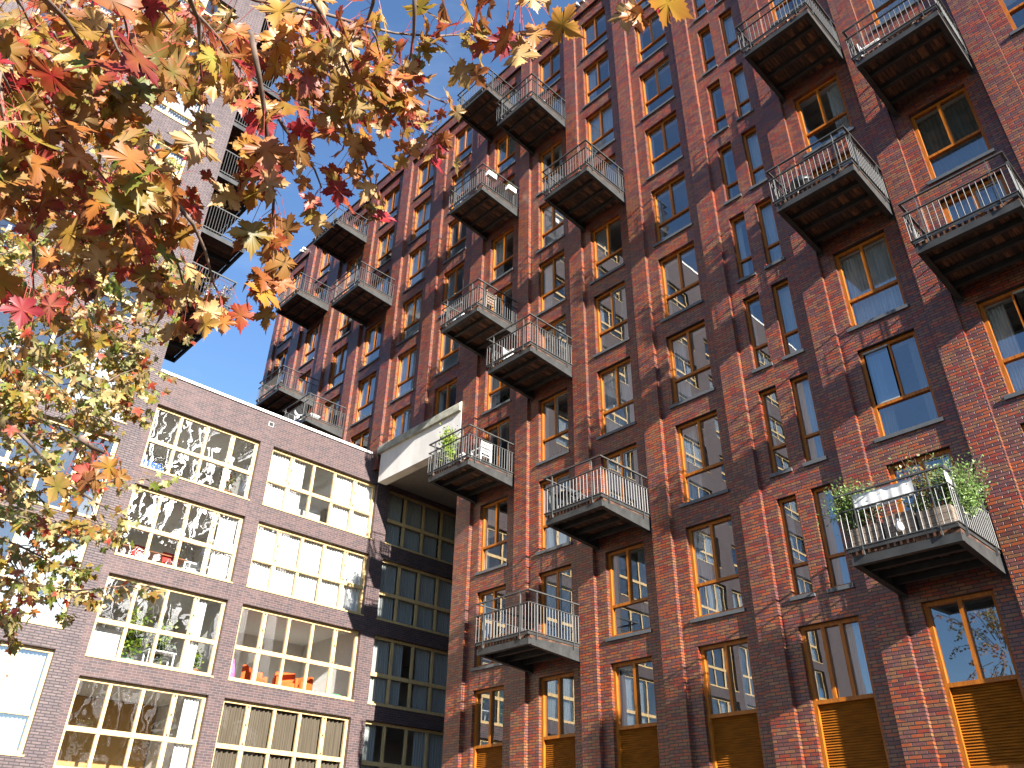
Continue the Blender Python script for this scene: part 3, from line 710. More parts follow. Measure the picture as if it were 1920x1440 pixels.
class Tree:
    def __init__(s, t): s.t = t; s.leaf = MB(); s.stalk = MB(); s.n = 0
    def strand(s, pts, n, size, pal, rnd, r0=.006, r1=.002, outline=OUT, spread=1.0, stalks=True, skip=0.0, cl=3, dens=1.0):
        pts = [Vector(p) for p in pts]; seg = [(pts[i+1]-pts[i]).length for i in range(len(pts)-1)]; tot = sum(seg)
        tb = MB(); tb.tube(pts, r0, r1, 6); o = tb.build('branch', M['twig'], s.t, tuple(-s.t.location), smooth=True); s.n += 1
        def at(u):
            d = u*tot
            for i, L in enumerate(seg):
                if d <= L or i == len(seg)-1: return pts[i].lerp(pts[i+1], min(1, d/L)), (pts[i+1]-pts[i]).normalized()
                d -= L
        n = int(n*dens)
        for q in range(n):
            u = skip+(1-skip)*(q+rnd.random())/n; p, d = at(u)
            for _ in range(rnd.randint(max(1, cl-1), cl)):
                s.one(p, d, size*rnd.uniform(.6, 1.25), rnd.choice(pal), rnd, outline, spread, stalks)
        for _ in range(3): s.one(pts[-1], d, size*rnd.uniform(.6, 1), rnd.choice(pal), rnd, outline, spread, stalks)
    def one(s, p, d, size, pal, rnd, outline=OUT, spread=1.0, stalks=True):
        rv = Vector((rnd.uniform(-1, 1), rnd.uniform(-1, 1), rnd.uniform(-.8, .8)))
        pd = (rv*.9 + d*.5 + DOWN*.35).normalized(); L = size*rnd.uniform(.5, 1.1)*spread
        e = p + pd*L + DOWN*(.25*L)
        tip = (pd*.55 + DOWN*rnd.uniform(.2, 1.1) + Vector((rnd.uniform(-.5, .5), rnd.uniform(-.5, .5), 0))).normalized()
        nrm = Vector((rnd.gauss(0, .7), rnd.gauss(0, .7), rnd.gauss(.5, .6)))
        k_ = rnd.uniform(.75, 1.2); c0 = tuple(x*k_ for x in pal[0]); c1 = tuple(x*k_ for x in pal[1])
        add_leaf(s.leaf, e, tip, nrm, size, c0, c1, rnd, outline)
        if stalks: s.stalk.tube([p, p+pd*L*.55+Vector((0, 0, .12*L)), e], .0009, .0007, 4)
    def done(s, mat='maple_leaf'):
        o = tuple(-s.t.location)
        s.leaf.build('foliage', M[mat], s.t, o, smooth=True); 
        if s.stalk.v: s.stalk.build('leaf_stalks', M['petiole'], s.t, o)

def jitter_line(u0, v0, ang, ln, d0, d1, rnd, n=4, bend=.25):
    pts = []; u, v = u0, v0
    for i in range(n+1):
        pts.append(look(u, v, d0+(d1-d0)*i/n)); ang += rnd.uniform(-bend, bend); u += math.cos(ang)*ln/n; v += math.sin(ang)*ln/n
    return pts
def interp(tab, v):
    if v <= tab[0][0]: return tab[0][1]
    for (a, x), (b, y) in zip(tab, tab[1:]):
        if v <= b: return x+(y-x)*(v-a)/(b-a)
    return tab[-1][1]

def bez(a, b, c, n=12):
    a, b, c = Vector(a), Vector(b), Vector(c)
    return [a*(1-t)**2+b*2*t*(1-t)+c*t*t for t in (i/n for i in range(n+1))]
# --- near maple: big red and gold leaves overhead
t1 = Tree(thing('maple_tree', 'nearest maple with large red, gold and tan autumn leaves hanging over the view', 'tree', (-3.3, -2.2, ZG), group=None))
rnd = random.Random(21)
P = lambda pts, d0, d1: [look(u, v, d0+(d1-d0)*i/(len(pts)-1)) for i, (u, v) in enumerate(pts)]
traced = [  # (points, distances, leaf pairs, size, palette)
    ([(400, -30), (480, 0), (543, 8), (627, 31), (677, 47), (740, 62), (810, 68), (880, 64)], 2.3, 2.7, 17, .095, PAL_GOLD, 3),
    ([(705, -30), (699, 8), (687, 44)], 2.3, 2.35, 3, .085, PAL_GOLD, 2),
    ([(777, -30), (777, 30), (776, 62), (771, 100), (762, 131), (746, 169)], 2.5, 2.6, 3, .09, PAL_GOLD, 2),
    ([(500, 20), (537, 62), (563, 96), (590, 131), (615, 165), (640, 203), (652, 232)], 2.6, 2.9, 8, .085, PAL_WARM, 3),
    ([(640, 100), (655, 122), (680, 150), (705, 175), (752, 215), (790, 238), (826, 258)], 2.6, 2.9, 10, .08, PAL_WARM, 3),
    ([(745, 140), (759, 150), (790, 172), (815, 184), (838, 194)], 2.7, 2.9, 5, .075, PAL_WARM, 2),
    ([(505, 190), (531, 237), (550, 262), (565, 281), (590, 318), (603, 352)], 2.4, 2.5, 7, .078, PAL_WARM, 2),
    ([(650, 225), (662, 259), (674, 280), (684, 300), (692, 325), (697, 350)], 2.6, 2.7, 7, .08, PAL_WARM, 3),
    ([(470, 60), (487, 150), (497, 215), (502, 272), (509, 330), (513, 375), (510, 437), (500, 520)], 1.9, 2.1, 15, .085, PAL_WARM, 3),
    ([(60, -30), (87, 0), (122, 35), (163, 96), (198, 146), (233, 204), (257, 254), (291, 282), (330, 330)], 2.0, 2.5, 13, .105, PAL_GOLD, 3),
    ([(20, 150), (55, 195), (96, 239), (140, 280), (166, 297), (215, 360)], 2.0, 2.4, 9, .10, PAL_GOLD, 3),
    ([(350, -30), (356, 0), (372, 38), (376, 105), (380, 180)], 1.9, 2.1, 8, .10, PAL_GOLD, 2),
    ([(360, 20), (383, 42), (414, 76), (450, 130)], 2.1, 2.3, 6, .095, PAL_WARM, 2),
    ([(935, -90), (950, -50), (963, -25), (976, 0)], 1.7, 1.75, 4, .078, PAL_WARM, 3),
    ([(1090, -110), (1140, -75), (1170, -48)], 1.35, 1.4, 2, .07, PAL_WARM, 2),
    ([(575, -20), (610, 40), (640, 100), (665, 160), (680, 200)], 2.2, 2.5, 9, .09, PAL_GOLD, 3),
    ([(330, 380), (362, 420), (385, 470), (400, 530), (415, 560)], 2.3, 2.5, 6, .085, PAL_WARM, 2),
    ([(250, 330), (300, 420), (335, 500), (350, 560)], 2.4, 2.6, 7, .09, PAL_WARM, 3),
    ([(150, 820), (172, 838), (196, 850)], 1.7, 1.75, 3, .06, PAL_WARM, 3)]
for pts, d0, d1, n, sz, pal, cl in traced:
    t1.strand(P(pts, d0, d1), n, sz*1.08, pal, rnd, .0065, .0025, OUT, 1.0, True, .08, cl, 1.15)
edge1 = [(-60, 560), (0, 560), (60, 540), (120, 500), (200, 470), (300, 430), (400, 410), (480, 370), (560, 300), (640, 150)]
cnt = 0
while cnt < 42:
    v = rnd.uniform(-60, 560); u = rnd.uniform(-40, 560)
    if u > interp(edge1, v)-(115 if v < 60 else 155): continue
    if rnd.random() < .35*(v/560): continue
    d = rnd.uniform(1.9, 4.3); sz = rnd.uniform(.085, .11)
    t1.strand(jitter_line(u, v, rnd.uniform(.6, 1.7), rnd.uniform(60, 130), d, d+rnd.uniform(-.1, .3), rnd), rnd.randint(4, 6), sz, PAL_GOLD if rnd.random() < .6 else PAL_WARM, rnd, .004, .0018, OUT, 1.0, True, 0, 3)
    cnt += 1
# sprigs hanging in the open sky between the traced twigs
for u, v, a, n in ((700, 60, 1.2, 4), (560, 50, 1.5, 4), (610, 110, 1.3, 4), (760, 190, 1.4, 3), (720, 100, .9, 3), (590, 175, 1.9, 3), (690, 130, 1.2, 3), (520, 40, 1.4, 4)):
    d = rnd.uniform(2.3, 2.9); t1.strand(jitter_line(u, v, a, 60, d, d+.05, rnd), n, .085, PAL_WARM, rnd, .003, .0015, OUT, 1.0, True, 0, 3)
tk_ = MB(); tk_.tube([(-3.3, -2.2, ZG), (-3.25, -2.15, 0), (-3.2, -2.0, 1.6), (-3.0, -1.7, 3.2), (-2.9, -1.5, 5.2)], .17, .07, 12)
tk_.build('trunk', M['bark'], t1.t, tuple(-t1.t.location), smooth=True)
for tgt, mid in ((look(-30, 150, 2.4), (-2.9, -.6, 2.6)), (look(-40, -60, 2.3), (-2.2, -.8, 3.2)), (look(420, -80, 2.4), (-2.0, -.2, 3.6)), (look(760, -120, 2.5), (-1.6, .1, 3.8))):
    lb = MB(); lb.tube(bez((-3.05, -1.75, 3.0), mid, tgt), .045, .008, 8); lb.build('limb', M['bark'], t1.t, tuple(-t1.t.location), smooth=True)
for tr, cx, cy_, cz, rad, nst in ((t1, -3.0, -2.4, 5.6, 1.7, 34),):
    for _ in range(nst):
        v = Vector((rnd.gauss(0, 1), rnd.gauss(0, 1), rnd.gauss(0, .8))).normalized()*rad*rnd.uniform(.35, 1)
        p0 = Vector((cx, cy_, cz)); e = p0+v
        tr.strand([p0+v*.35, p0+v*.7+Vector((0, 0, .1)), e, e+Vector((v.x*.15, v.y*.15, -.25))], 6, .1, PAL_WARM, rnd, .012, .003, SOUT, 1, False, .3, 4)
t1.done()

# --- farther maple: small green, sage and gold leaves
t2 = Tree(thing('maple_tree', 'farther maple with smaller green and yellow leaves in front of the left windows', 'tree', (-9.4, -1.2, ZG)))
rnd = random.Random(33)
far = [([(-30, 745), (3, 780), (50, 825), (92, 872), (128, 905), (150, 922), (183, 944), (222, 958), (250, 970)], 5.2, 5.8, 14, .085, .012),
       ([(-30, 720), (0, 745), (58, 775), (122, 808), (160, 830)], 5.6, 6.0, 12, .085, .012),
       ([(-30, 1075), (50, 1093), (140, 1108), (220, 1100), (290, 1098)], 6.0, 6.4, 26, .085, .009),
       ([(140, 895), (190, 905), (250, 900), (310, 893)], 6.2, 6.4, 12, .08, .006),
       ([(200, 600), (260, 610), (320, 612), (352, 628)], 6.3, 6.5, 12, .085, .006),
       ([(180, 640), (230, 690), (275, 720), (300, 735)], 6.2, 6.5, 13, .085, .006),
       ([(150, 720), (200, 750), (240, 765), (280, 772)], 6.2, 6.5, 13, .085, .006),
       ([(-20, 940), (60, 960), (130, 985), (200, 1000), (230, 985)], 6.0, 6.6, 20, .085, .008),
       ([(-20, 1000), (50, 1030), (110, 1060), (170, 1070)], 6.0, 6.6, 20, .085, .008),
       ([(-20, 860), (40, 900), (90, 950), (120, 1010)], 6.0, 6.6, 16, .085, .008),
       ([(30, 650), (110, 660), (190, 660), (260, 665)], 6.0, 6.6, 18, .085, .008)]
for pts, d0, d1, n, sz, r in far:
    t2.strand(P(pts, d0, d1), n, sz, PAL_GREEN, rnd, r, r*.4, SOUT, .8, False, .02, 3)
edge2 = [(200, 180), (260, 270), (350, 320), (450, 330), (600, 300), (680, 270), (760, 225), (820, 180), (860, 190), (900, 200), (950, 200), (1000, 175), (1050, 165), (1100, 140), (1140, 40)]
cnt = 0
while cnt < 235:
    v = rnd.uniform(200, 1130); u = rnd.uniform(-30, 330)
    if u > interp(edge2, v)-25: continue
    if v > 740 and rnd.random() < .45: continue
    d = rnd.uniform(5.2, 9.0)
    t2.strand(jitter_line(u, v, rnd.uniform(-.5, 1.4), rnd.uniform(45, 90), d, d+.2, rnd), rnd.randint(5, 8), rnd.uniform(.075, .095), PAL_GREEN if rnd.random() < .82 else PAL_GOLD, rnd, .005, .002, SOUT, .8, False, 0, 3)
    cnt += 1
tk_ = MB(); tk_.tube([(-9.4, -1.2, ZG), (-9.4, -1.2, .5), (-9.35, -1.1, 2.5), (-9.2, -1.0, 5), (-9.1, -.9, 8)], .2, .08, 12)
tk_.build('trunk', M['bark'], t2.t, tuple(-t2.t.location), smooth=True)
for tgt, mid in ((look(-30, 745, 5.4), (-7.6, -.1, 2.6)), (look(-30, 1075, 6.0), (-7.8, 0, 1.6)), (look(-40, 500, 6.5), (-8, 0, 4)), (look(-40, 300, 7), (-8, 0, 5))):
    lb = MB(); lb.tube(bez((-9.35, -1.1, 1.4), mid, tgt), .06, .013, 8); lb.build('limb', M['bark'], t2.t, tuple(-t2.t.location), smooth=True)
for _ in range(60):
    v = Vector((rnd.gauss(0, 1), rnd.gauss(0, 1), rnd.gauss(0, 1.1))).normalized(); v = Vector((v.x*2.6, v.y*2.6, v.z*3.2))*rnd.uniform(.35, 1)
    p0 = Vector((-9.6, -1.5, 7.6)); e = p0+v
    t2.strand([p0+v*.3, p0+v*.7+Vector((0, 0, .15)), e, e+Vector((v.x*.12, v.y*.12, -.3))], 9, .11, PAL_GREEN if rnd.random() < .5 else PAL_WARM, rnd, .016, .003, SOUT, 1.2, False, .25, 5)
t2.done()

# ================================================================== things on the balconies and indoors
def shrub(name, label, cat, pos, w_, h, n, pal, lsize, needle=False, pot=None, group=None, seed=1, flat=1.0):
    t = thing(name, label, cat, tuple(pos), 0, group); rr = random.Random(seed); f = MB(); st = MB(); z0 = 0
    if pot:
        r_, ph, pm = pot; pb = MB(); pb.lathe([(r_*.7, 0), (r_, ph), (r_*1.06, ph), (r_*1.06, ph-.03), (r_*.9, ph-.02)], 14); pb.build('pot', M[pm], t, smooth=False); z0 = ph
    for q in range(max(5, n//40)):
        e = Vector((rr.gauss(0, w_*.24), rr.gauss(0, w_*.24*flat), z0+h*rr.uniform(.45, 1)))
        st.tube([(0, 0, z0*.7), (e.x*.4, e.y*.4, z0+(e.z-z0)*.5), tuple(e)], .008, .003, 4)
        for _ in range(n//max(5, n//40)):
            k_ = rr.uniform(.25, 1.0); p = Vector((e.x*k_, e.y*k_, z0+(e.z-z0)*k_)) + Vector((rr.gauss(0, w_*.13), rr.gauss(0, w_*.13*flat), rr.gauss(0, h*.09)))
            if p.z < z0*.9: p.z = z0+.01
            d = Vector((rr.gauss(0, 1), rr.gauss(0, 1), rr.gauss(.3, .8))).normalized(); c = rr.choice(pal); kk = rr.uniform(.6, 1.25); c = tuple(x*kk for x in c)
            nr = Vector((rr.gauss(0, 1), rr.gauss(0, 1), rr.gauss(0, 1))); sd_ = d.cross(nr)
            if sd_.length < .01: continue
            sd_.normalize(); L = lsize*rr.uniform(.6, 1.3); ww = L*(.17 if needle else .3); b0 = len(f.v)
            f.v += [tuple(p), tuple(p+d*L*.5+sd_*ww), tuple(p+d*L), tuple(p+d*L*.5-sd_*ww)]; f.c += [c]*4; f.f.append((b0, b0+1, b0+2, b0+3))
    f.build('foliage', M['shrub_leaf'], t); st.build('stem', M['twig'], t)
    return t
def slat_chair(label, pos, rz, mat, group=None, name='garden_chair'):
    t = thing(name, label, 'chair', tuple(pos), rz, group); m = M[mat]
    s = MB()
    for i in range(5): s.box(-.22, .22, -.22+i*.088, -.22+i*.088+.07, .41, .435)
    s.build('seat', m, t); b_ = MB()
    for i in range(4): b_.box(-.2, .2, .2+.02*i, .22+.02*i, .5+.1*i, .57+.1*i)
    b_.build('backrest', m, t)
    for sx in (-1, 1):
        l = MB(); l.prism([(-.24, 0), (-.205, 0), (-.19, .41), (-.225, .41)], sx*.22-.015, sx*.22+.015, 'x'); l.build('leg', m, t)
        l = MB(); l.prism([(.215, 0), (.25, 0), (.3, .93), (.265, .93), (.2, .43)], sx*.22-.015, sx*.22+.015, 'x'); l.build('leg', m, t)
        a = MB(); a.box(sx*.235-.025, sx*.235+.025, -.22, .24, .62, .645); a.box(sx*.235-.014, sx*.235+.014, -.2, -.17, .435, .62); a.build('armrest', m, t)
    return t
def table(label, pos, rz, mat, w_=.6, d_=.6, h=.72, leg=None, name='table', group=None):
    t = thing(name, label, 'table', tuple(pos), rz, group); tp = MB(); tp.box(-w_/2, w_/2, -d_/2, d_/2, h-.035, h); tp.build('tabletop', M[mat], t)
    for sx in (-1, 1):
        for s_ in (-1, 1):
            l = MB(); x, y = sx*(w_/2-.05), s_*(d_/2-.05); l.box(x-.022, x+.022, y-.022, y+.022, 0, h-.035); l.build('leg', M[leg or mat], t)
    return t
def on(b, r, x, y): return balc[(b, r)]+Vector((x, -y, 0))      # x along the wall, y out from it

CON = [(.16, .27, .06), (.20, .33, .08), (.27, .37, .12), (.11, .19, .045)]; SHR = [(.16, .22, .08), (.25, .28, .14), (.11, .17, .05), (.30, .26, .12)]; BAM = [(.16, .28, .02), (.25, .36, .03), (.10, .18, .02), (.36, .42, .06)]
MIXF = SHR + [(.35, .08, .05), (.30, .22, .05)]
# the planted balcony
def planter(label, pos, w_, d_, h, group='wooden planters on the planted balcony'):
    t = thing('planter_box', label, 'planter', tuple(pos), 0, group); b_ = MB(); n = 3
    for i in range(n): b_.box(-w_/2, w_/2, -d_/2, d_/2, h*i/n+.004, h*(i+1)/n-.004)
    b_.box(-w_/2+.02, w_/2-.02, -d_/2+.02, d_/2-.02, 0, h-.02); b_.build('box', M['grey_wood'], t); s = MB(); s.box(-w_/2+.03, w_/2-.03, -d_/2+.03, d_/2-.03, h-.019, h+.008); s.build('soil', M['bark'], t); return t
planter('weathered wooden planter at the left end of the planted balcony', on('f', 8, -.63, 1.8), .6, .36, .42)
planter('weathered wooden planter in the middle of the planted balcony railing', on('f', 8, 0, 1.8), .58, .36, .5)
planter('weathered wooden planter at the right corner of the planted balcony', on('f', 8, .63, 1.8), .6, .36, .42)
shrub('conifer_shrub', 'feathery green conifer sticking out past the left end of the planted balcony', 'plant', on('f', 8, -.85, 1.85)+Vector((0, 0, .42)), .75, 1.0, 3200, CON, .07, True, seed=3)
shrub('conifer_shrub', 'large feathery green conifer spilling over the right side railing of the planted balcony', 'plant', on('f', 8, .95, 1.45)+Vector((0, 0, .3)), 1.0, 1.05, 5200, CON, .07, True, seed=4)
shrub('leafy_shrub', 'silvery leafy shrub beside the left conifer above the white canvas screen', 'plant', on('f', 8, -.5, 1.8)+Vector((0, 0, .42)), .5, .95, 420, SHR, .06, seed=5)
shrub('leafy_shrub', 'tall arching silvery shrub in front of the balcony door of the planted balcony', 'plant', on('f', 8, .5, 1.75)+Vector((0, 0, .42)), .75, 1.35, 700, MIXF, .065, seed=6)
shrub('trailing_plant', 'dark leafy plant hanging behind the bars at the right corner of the planted balcony', 'plant', on('f', 8, .4, 1.85)+Vector((0, 0, .42)), .6, .45, 420, SHR+[(.05, .09, .03)], .06, seed=7)
shrub('trailing_plant', 'small leafy plant behind the bars at the left corner of the planted balcony', 'plant', on('f', 8, -.75, 1.85)+Vector((0, 0, .42)), .4, .4, 260, SHR, .06, seed=8)
def screen(label, pos, w_, h, rz):
    m = MB(); n = 24
    for j in range(5):
        for i in range(n+1):
            x = w_*i/n; m.v.append((x, .012*math.sin(x*9+j)+.006*math.sin(x*31), -h*j/4+.012*math.sin(x*PI/w_*3)*(j == 4)-.03*math.sin(PI*i/n)*(j == 0)))
    for j in range(4):
        for i in range(n): q = j*(n+1)+i; m.f.append((q, q+1, q+n+2, q+n+1))
    o = m.build('canvas_screen', M['white_fabric'], None, tuple(pos), smooth=True); o.rotation_euler.z = rz
    return tag(o, label, 'screen', 'canvas screens on the planted balcony')
screen('white canvas strip tied along the front railing of the planted balcony', on('f', 8, -.72, 2.055)+Vector((0, 0, 1.06)), 1.15, .35, 0)
screen('short white canvas strip tied to the right side railing of the planted balcony', on('f', 8, 1.0, 2.0)+Vector((0, 0, 1.06)), .7, .36, PI/2)
wv = MB(); wv.lathe([(.05, 0), (.075, .06), (.06, .14), (.03, .2), (.035, .24)], 12); o = wv.build('jug', M['white_plastic'], None, tuple(on('f', 8, .02, 2.045)+Vector((0, 0, .12))), smooth=True); tag(o, 'small white jug hanging on the bars of the planted balcony', 'jug')
# balcony with the bushy bamboo
shrub('bamboo_plant', 'bushy bright green bamboo in the front corner of a balcony beside the white beam', 'plant', on('a', 6, -.55, 1.65), .62, 1.5, 1500, BAM, .09, pot=(.2, .35, 'dark_steel'), seed=9)
slat_chair('white slatted garden chair on the balcony with the bamboo', on('a', 6, .5, 1.1), -PI/2, 'white_plastic')
ln = thing('garden_lantern', 'white garden lantern standing beside the bamboo on the balcony', 'lantern', tuple(on('a', 6, .35, 1.75)))
q = MB(); q.lathe([(.13, 0), (.13, .04), (.1, .05), (.1, .28), (.14, .3), (.05, .42), (.02, .44)], 12); q.build('body', M['white_plastic'], ln)
# other furniture
slat_chair('dark slatted chair on the balcony left of the shaded balcony door curtains', on('c', 7, -.35, 1.3), PI/2, 'dark_steel')
table('small dark folding table beside the dark slatted chair on its balcony', on('c', 7, -.75, 1.5), 0, 'black', .5, .5, .7, name='folding_table')
slat_chair('white folding chair on the balcony with the dark open balcony door', on('b', 5, -.55, 1.3), PI/2, 'white_plastic')
bx = thing('storage_bench', 'orange wooden storage bench by the wall of a mid height balcony', 'bench', tuple(on('a', 4, .0, .9)))
q = MB(); q.box(-.4, .4, -.2, .2, .03, .42); q.build('box', M['orange_frame'], bx); q = MB(); q.box(-.42, .42, -.22, .22, .42, .46); q.build('lid', M['orange_frame'], bx)
slat_chair('pale wooden slatted chair beside the orange storage bench', on('a', 4, .65, 1.35), -PI/2, 'grey_wood')
for i, (x, lab) in enumerate(((-.55, 'white round planter near the left end of the balcony with the orange bench'), (-.2, 'white round planter near the middle of the balcony with the orange bench'))):
    q = MB(); q.lathe([(.1, 0), (.16, .12), (.16, .26), (.13, .27)], 14); tag(q.build('planter', M['white_plastic'], None, tuple(on('a', 4, x, 1.75))), lab, 'planter', 'white planters on the orange bench balcony')
for i, (y, lab) in enumerate(((1.65, 'white hanging flower box on the side railing, nearer its front corner'), (.55, 'white hanging flower box on the side railing, nearer the wall'))):
    t = thing('flower_box', lab, 'planter', tuple(on('a', 2, 1.06, y)+Vector((0, 0, .58))), 0, 'flower boxes hung on one side railing')
    q = MB(); q.prism([(-.09, 0), (.09, 0), (.11, .2), (-.11, .2)], -.22, .22, 'y'); q.build('box', M['white_plastic'], t)
    f = MB(); rr = random.Random(40+i)
    for _ in range(90):
        p = Vector((rr.gauss(0, .06), rr.uniform(-.2, .2), .2+abs(rr.gauss(0, .07)))); d = Vector((rr.gauss(0, 1), rr.gauss(0, 1), 1)).normalized(); s_ = d.cross(Vector((rr.gauss(0, 1), 1, 0))).normalized()
        b0 = len(f.v); f.v += [tuple(p), tuple(p+d*.04+s_*.015), tuple(p+d*.08), tuple(p+d*.04-s_*.015)]; f.c += [rr.choice(MIXF)]*4; f.f.append((b0, b0+1, b0+2, b0+3))
    f.build('foliage', M['shrub_leaf'], t)
q = MB(); q.lathe([(.1, 0), (.15, .3), (.13, .32)], 12); tag(q.build('flower_pot', M['white_plastic'], None, tuple(on('a', 2, -.6, 1.7))), 'white flower pot at the left end of the balcony with two hanging flower boxes', 'pot')
wc = thing('wire_chair', 'white openwork chair seen through the side bars of the balcony near the roof', 'chair', tuple(on('b', 1, .55, 1.3)), 1.2)
q = MB()
for i in range(7):
    a = -.24+i*.08; q.tube([(a, -.2, .45), (a, .18, .4), (a*.9, .3, .9)], .009, seg=5)
for y, z, h_ in ((-.2, .45, .25), (.18, .4, .25), (.24, .65, .23), (.3, .9, .22)): q.tube([(-h_, y, z), (h_, y, z)], .012, seg=5)
q.build('seat_shell', M['white_plastic'], wc)
for sx in (-1, 1):
    for y in (-.18, .2): l = MB(); l.tube([(sx*.2, y, .42), (sx*.24, y*1.15, 0)], .012, seg=5); l.build('leg', M['white_plastic'], wc)
# top right balconies
table('light wooden table on the balcony near the upper right corner', on('g', 4, .05, 1.2), 0, 'grey_wood', .75, .6, .7)
slat_chair('white folding chair beside the light wooden table', on('g', 4, -.62, 1.4), PI/2, 'white_plastic')
gr_ = thing('kettle_grill', 'round black kettle grill on a balcony in the upper right', 'grill', tuple(on('f', 5, -.45, 1.5)))
q = MB(); q.lathe([(.05, .42), (.2, .47), (.28, .6), (.285, .64), (.27, .72), (.16, .84), (.03, .87)], 20); q.build('bowl', M['black'], gr_, smooth=True)
for a in (0, 2.1, 4.2): l = MB(); l.tube([(.12*math.cos(a), .12*math.sin(a), .5), (.27*math.cos(a), .27*math.sin(a), 0)], .012, seg=6); l.build('leg', M['grey_sash'], gr_)
slat_chair('brown wooden slatted chair on the topmost balcony at the right', on('f', 3, .2, 1.2), 2.6, 'wood')
# far balconies at the left
slat_chair('white slatted chair on the lowest balcony above the white parapet edge', on('four', 4, -.3, 1.5), 2.2, 'white_plastic')
q = thing('side_table', 'low white table beside the white chair above the white parapet edge', 'table', tuple(on('four', 4, .35, 1.4))); tb = MB(); tb.box(-.4, .4, -.25, .25, .36, .42); tb.build('tabletop', M['white_plastic'], q)
for sx in (-1, 1): tb = MB(); tb.box(sx*.34-.02, sx*.34+.02, -.2, .2, 0, .36); tb.build('leg', M['white_plastic'], q)
q = MB(); q.lathe([(.1, 0), (.16, .1), (.17, .26), (.14, .27)], 14); tag(q.build('flower_pot', M['blue_plastic'], None, tuple(on('four', 4, -.2, 1.85))), 'deep blue pot on the lowest balcony above the white parapet edge', 'pot')
shrub('potted_plant', 'small potted plant on the balcony farthest left below the roof', 'plant', on('five', 1, .7, 1.2), .35, .5, 160, MIXF, .07, pot=(.13, .25, 'white_plastic'), seed=12)
slat_chair('dark slatted chair on the middle one of the three far left balconies', on('three', 2, .4, 1.3), 2.0, 'dark_steel')
# plants inside window sills
def sill_plant(label, b, r, x, h, seed, group=None, pal=BAM):
    x0 = bays[b][0]+x; z = Z0-3*r-HW; return shrub('potted_plant', label, 'plant', (x0, D+.42, z-.12), .32, h, 200, pal, .1, pot=(.1, .25, 'terracotta'), seed=seed, group=group)
DG = [(.05, .10, .03), (.08, .14, .04)]
sill_plant('leafy potted plant low in the window left of the balconies, at its left jamb', 'a', 5, .35, .75, 21, None, DG)
sill_plant('spiky potted plant low in the same window, at its right jamb', 'a', 5, 1.0, .85, 22, None, DG)
for i, x in enumerate((.3, .55, .8, 1.05)):
    sill_plant('small green plant in the row behind the lower pane of the dark window', 'b', 6, x, .35+.08*(i % 2), 30+i, 'row of plants in the dark window', DG+MIXF)

# rooms of the wing
def inroom(ci, ri, y, x): y0, y1, z0, z1 = bwin[(ci, ri)]; return Vector((XB-.35-x, y0+y, z0-.1))
tb = table('long wooden dining table behind the second window from the top left', inroom(0, 1, 1.5, .9), PI/2, 'wood', 2.2, .8, .74, 'white_plastic', name='dining_table')
def shell_chair(label, pos, rz, mat, group=None):
    t = thing('shell_chair', label, 'chair', tuple(pos), rz, group)
    s = MB(); s.prism([(-.2, .42), (.16, .4), (.26, .85), (.235, .86), (.13, .44), (-.2, .455)], -.21, .21, 'x'); s.build('seat_shell', M[mat], t)
    for sx in (-1, 1):
        for y in (-.16, .15): l = MB(); l.tube([(sx*.17, y, .42), (sx*.2, y*1.2, 0)], .013, seg=6); l.build('leg', M['white_plastic'], t)
    return t
shell_chair('red shell chair at the dining table, the one farther left', inroom(0, 1, 1.0, .4), PI/2, 'red_fabric', 'red chairs at the dining table')
shell_chair('red shell chair at the dining table, the one farther right', inroom(0, 1, 2.0, .4), PI/2, 'red_fabric', 'red chairs at the dining table')
slat_chair('white armchair with round back to the right of the dining table', inroom(0, 1, 2.95, .7), PI/2, 'white_plastic')
def armchair(label, pos, rz, mat, group):
    t = thing('armchair', label, 'chair', tuple(pos), rz, group)
    for n_, bb in (('seat', (-.3, .3, -.34, .25, .2, .46)), ('backrest', (-.36, .36, .251, .42, .15, .9)), ('armrest', (-.42, -.301, -.34, .25, .18, .64)), ('armrest', (.301, .42, -.34, .25, .18, .64))):
        me = MB(); me.box(*bb); o = me.build(n_, M[mat], t); bv = o.modifiers.new('round', 'BEVEL'); bv.width = .04; bv.segments = 3
    for sx in (-1, 1):
        for y in (-.28, .34): l = MB(); l.tube([(sx*.32, y, .18), (sx*.36, y*1.05, 0)], .018, seg=6); l.build('leg', M['wood'], t)
    return t
armchair('orange armchair behind the window, leftmost of the three', inroom(1, 2, 1.55, .9), 2.4, 'orange_fabric', 'orange armchairs in one room')
armchair('orange armchair behind the window, middle one of the three', inroom(1, 2, 2.6, .7), 1.2, 'orange_fabric', 'orange armchairs in one room')
armchair('orange armchair behind the window, rightmost of the three', inroom(1, 2, 3.35, 1.1), .4, 'orange_fabric', 'orange armchairs in one room')
q = MB(); q.lathe([(.2, 0), (.24, .2), (.2, .55), (.12, .85), (.03, .95)], 14); tag(q.build('bean_bag', M['pink_fabric'], None, tuple(inroom(1, 2, .25, .3)), smooth=True), 'pink bean bag at the left end of the room with orange armchairs', 'bean bag')
q = MB(); q.lathe([(.15, 0), (.4, .1), (.42, .16), (.38, .15), (.12, .06)], 20); tag(q.build('bowl', M['green_plastic'], None, tuple(inroom(1, 2, 4.3, .35)+Vector((0, 0, .1))), smooth=True), 'wide green bowl at the right end of the room with orange armchairs', 'bowl')
shrub('potted_plant', 'tall leafy plant in a green pot behind the third window from the top', 'plant', inroom(0, 2, 1.45, .45), .7, 1.5, 700, BAM, .13, pot=(.2, .32, 'green_plastic'), seed=50)
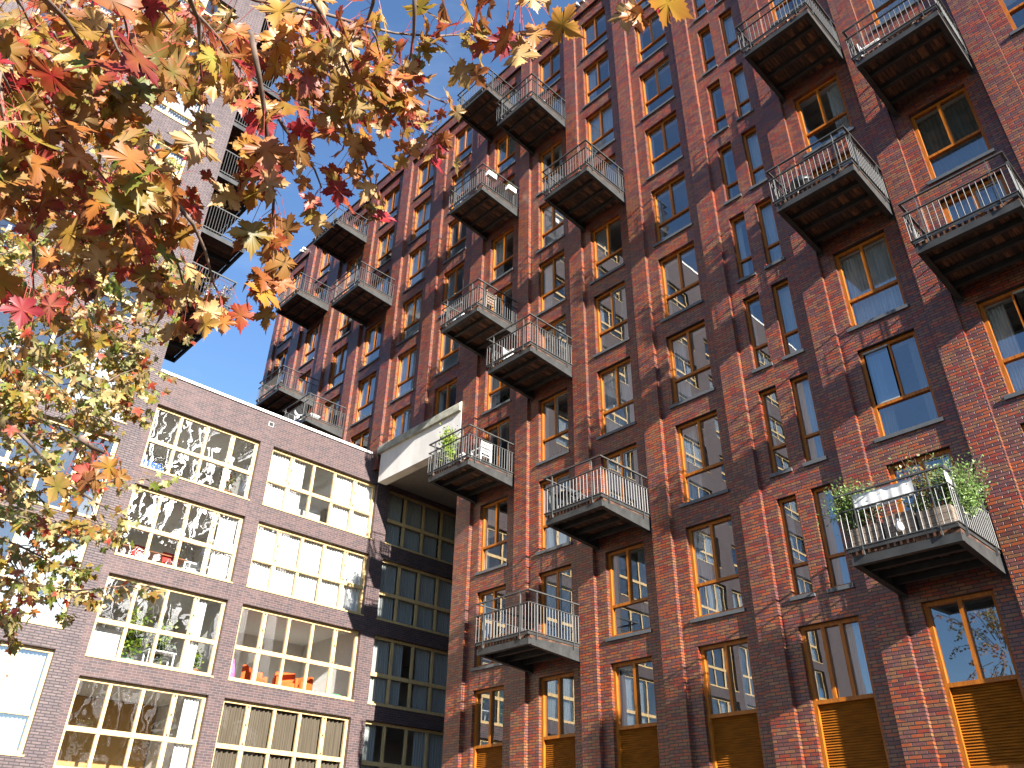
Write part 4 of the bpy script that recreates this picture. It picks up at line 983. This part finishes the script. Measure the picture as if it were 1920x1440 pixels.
shrub('potted_plant', 'bushy plant behind the white table, right of the plant in the green pot', 'plant', inroom(0, 2, 2.45, .75), .7, 1.45, 600, DG+BAM, .13, pot=(.18, .3, 'terracotta'), seed=51)
shrub('potted_plant', 'low plant in a red pot at the right end of the plant filled room', 'plant', inroom(0, 2, 3.55, .4), .5, .7, 320, DG+BAM, .1, pot=(.2, .34, 'terracotta'), seed=52)
table('white table among the plants behind the third window', inroom(0, 2, 2.4, .45), PI/2, 'white_plastic', .9, .5, .7)
q = MB(); q.box(-.03, .03, .1, 1.0, .05, 1.05); tag(q.build('cupboard', M['white_plastic'], None, tuple(inroom(0, 2, 0, .25))), 'white cupboard back against the left pane of the plant filled room', 'cupboard')
q = thing('sofa', 'grey green sofa back seen in the middle of the top right window of the wing', 'sofa', tuple(inroom(1, 0, 2.35, .8)))
for n_, bb in (('seat', (-.8, -.1, -.55, .55, .1, .45)), ('backrest', (.0, .2, -.6, .6, .1, .95))):
    me = MB(); me.box(*bb); o = me.build(n_, M['grey_curtain'], q); bv = o.modifiers.new('round', 'BEVEL'); bv.width = .05; bv.segments = 3
q = MB(); q.box(-.15, .15, -.4, .4, .1, .5); q.box(-.12, .12, -.3, .3, .5, .62); tag(q.build('storage_crate', M['blue_plastic'], None, tuple(inroom(0, 0, .55, .4))), 'blue storage crate at the bottom left of the top left wing window', 'crate')
shrub('flowering_plant', 'flowering plant in a wooden planter at the right of the top left wing window', 'plant', inroom(0, 0, 3.3, .4), .7, 1.1, 420, MIXF+[(.7, .7, .75)], .1, pot=(.26, .4, 'wood'), seed=55)
# plants on the lowest corner balcony of the tower
for i, (x, y, h_, lab) in enumerate(((-.35, .95, .95, 'vase of tall pink and white flowers on the lowest tower balcony, nearer the wall'), (-.4, 1.5, .75, 'vase of blue and yellow flowers at the outer corner of the lowest tower balcony'))):
    shrub('flower_vase', lab, 'plant', (XB+x, YT+y, 18.78), .5, h_, 260, MIXF+[(.7, .3, .5), (.75, .75, .7), (.1, .15, .6)], .09, pot=(.11, .38, 'grey_sash'), seed=60+i, group='flower vases on a tower balcony')
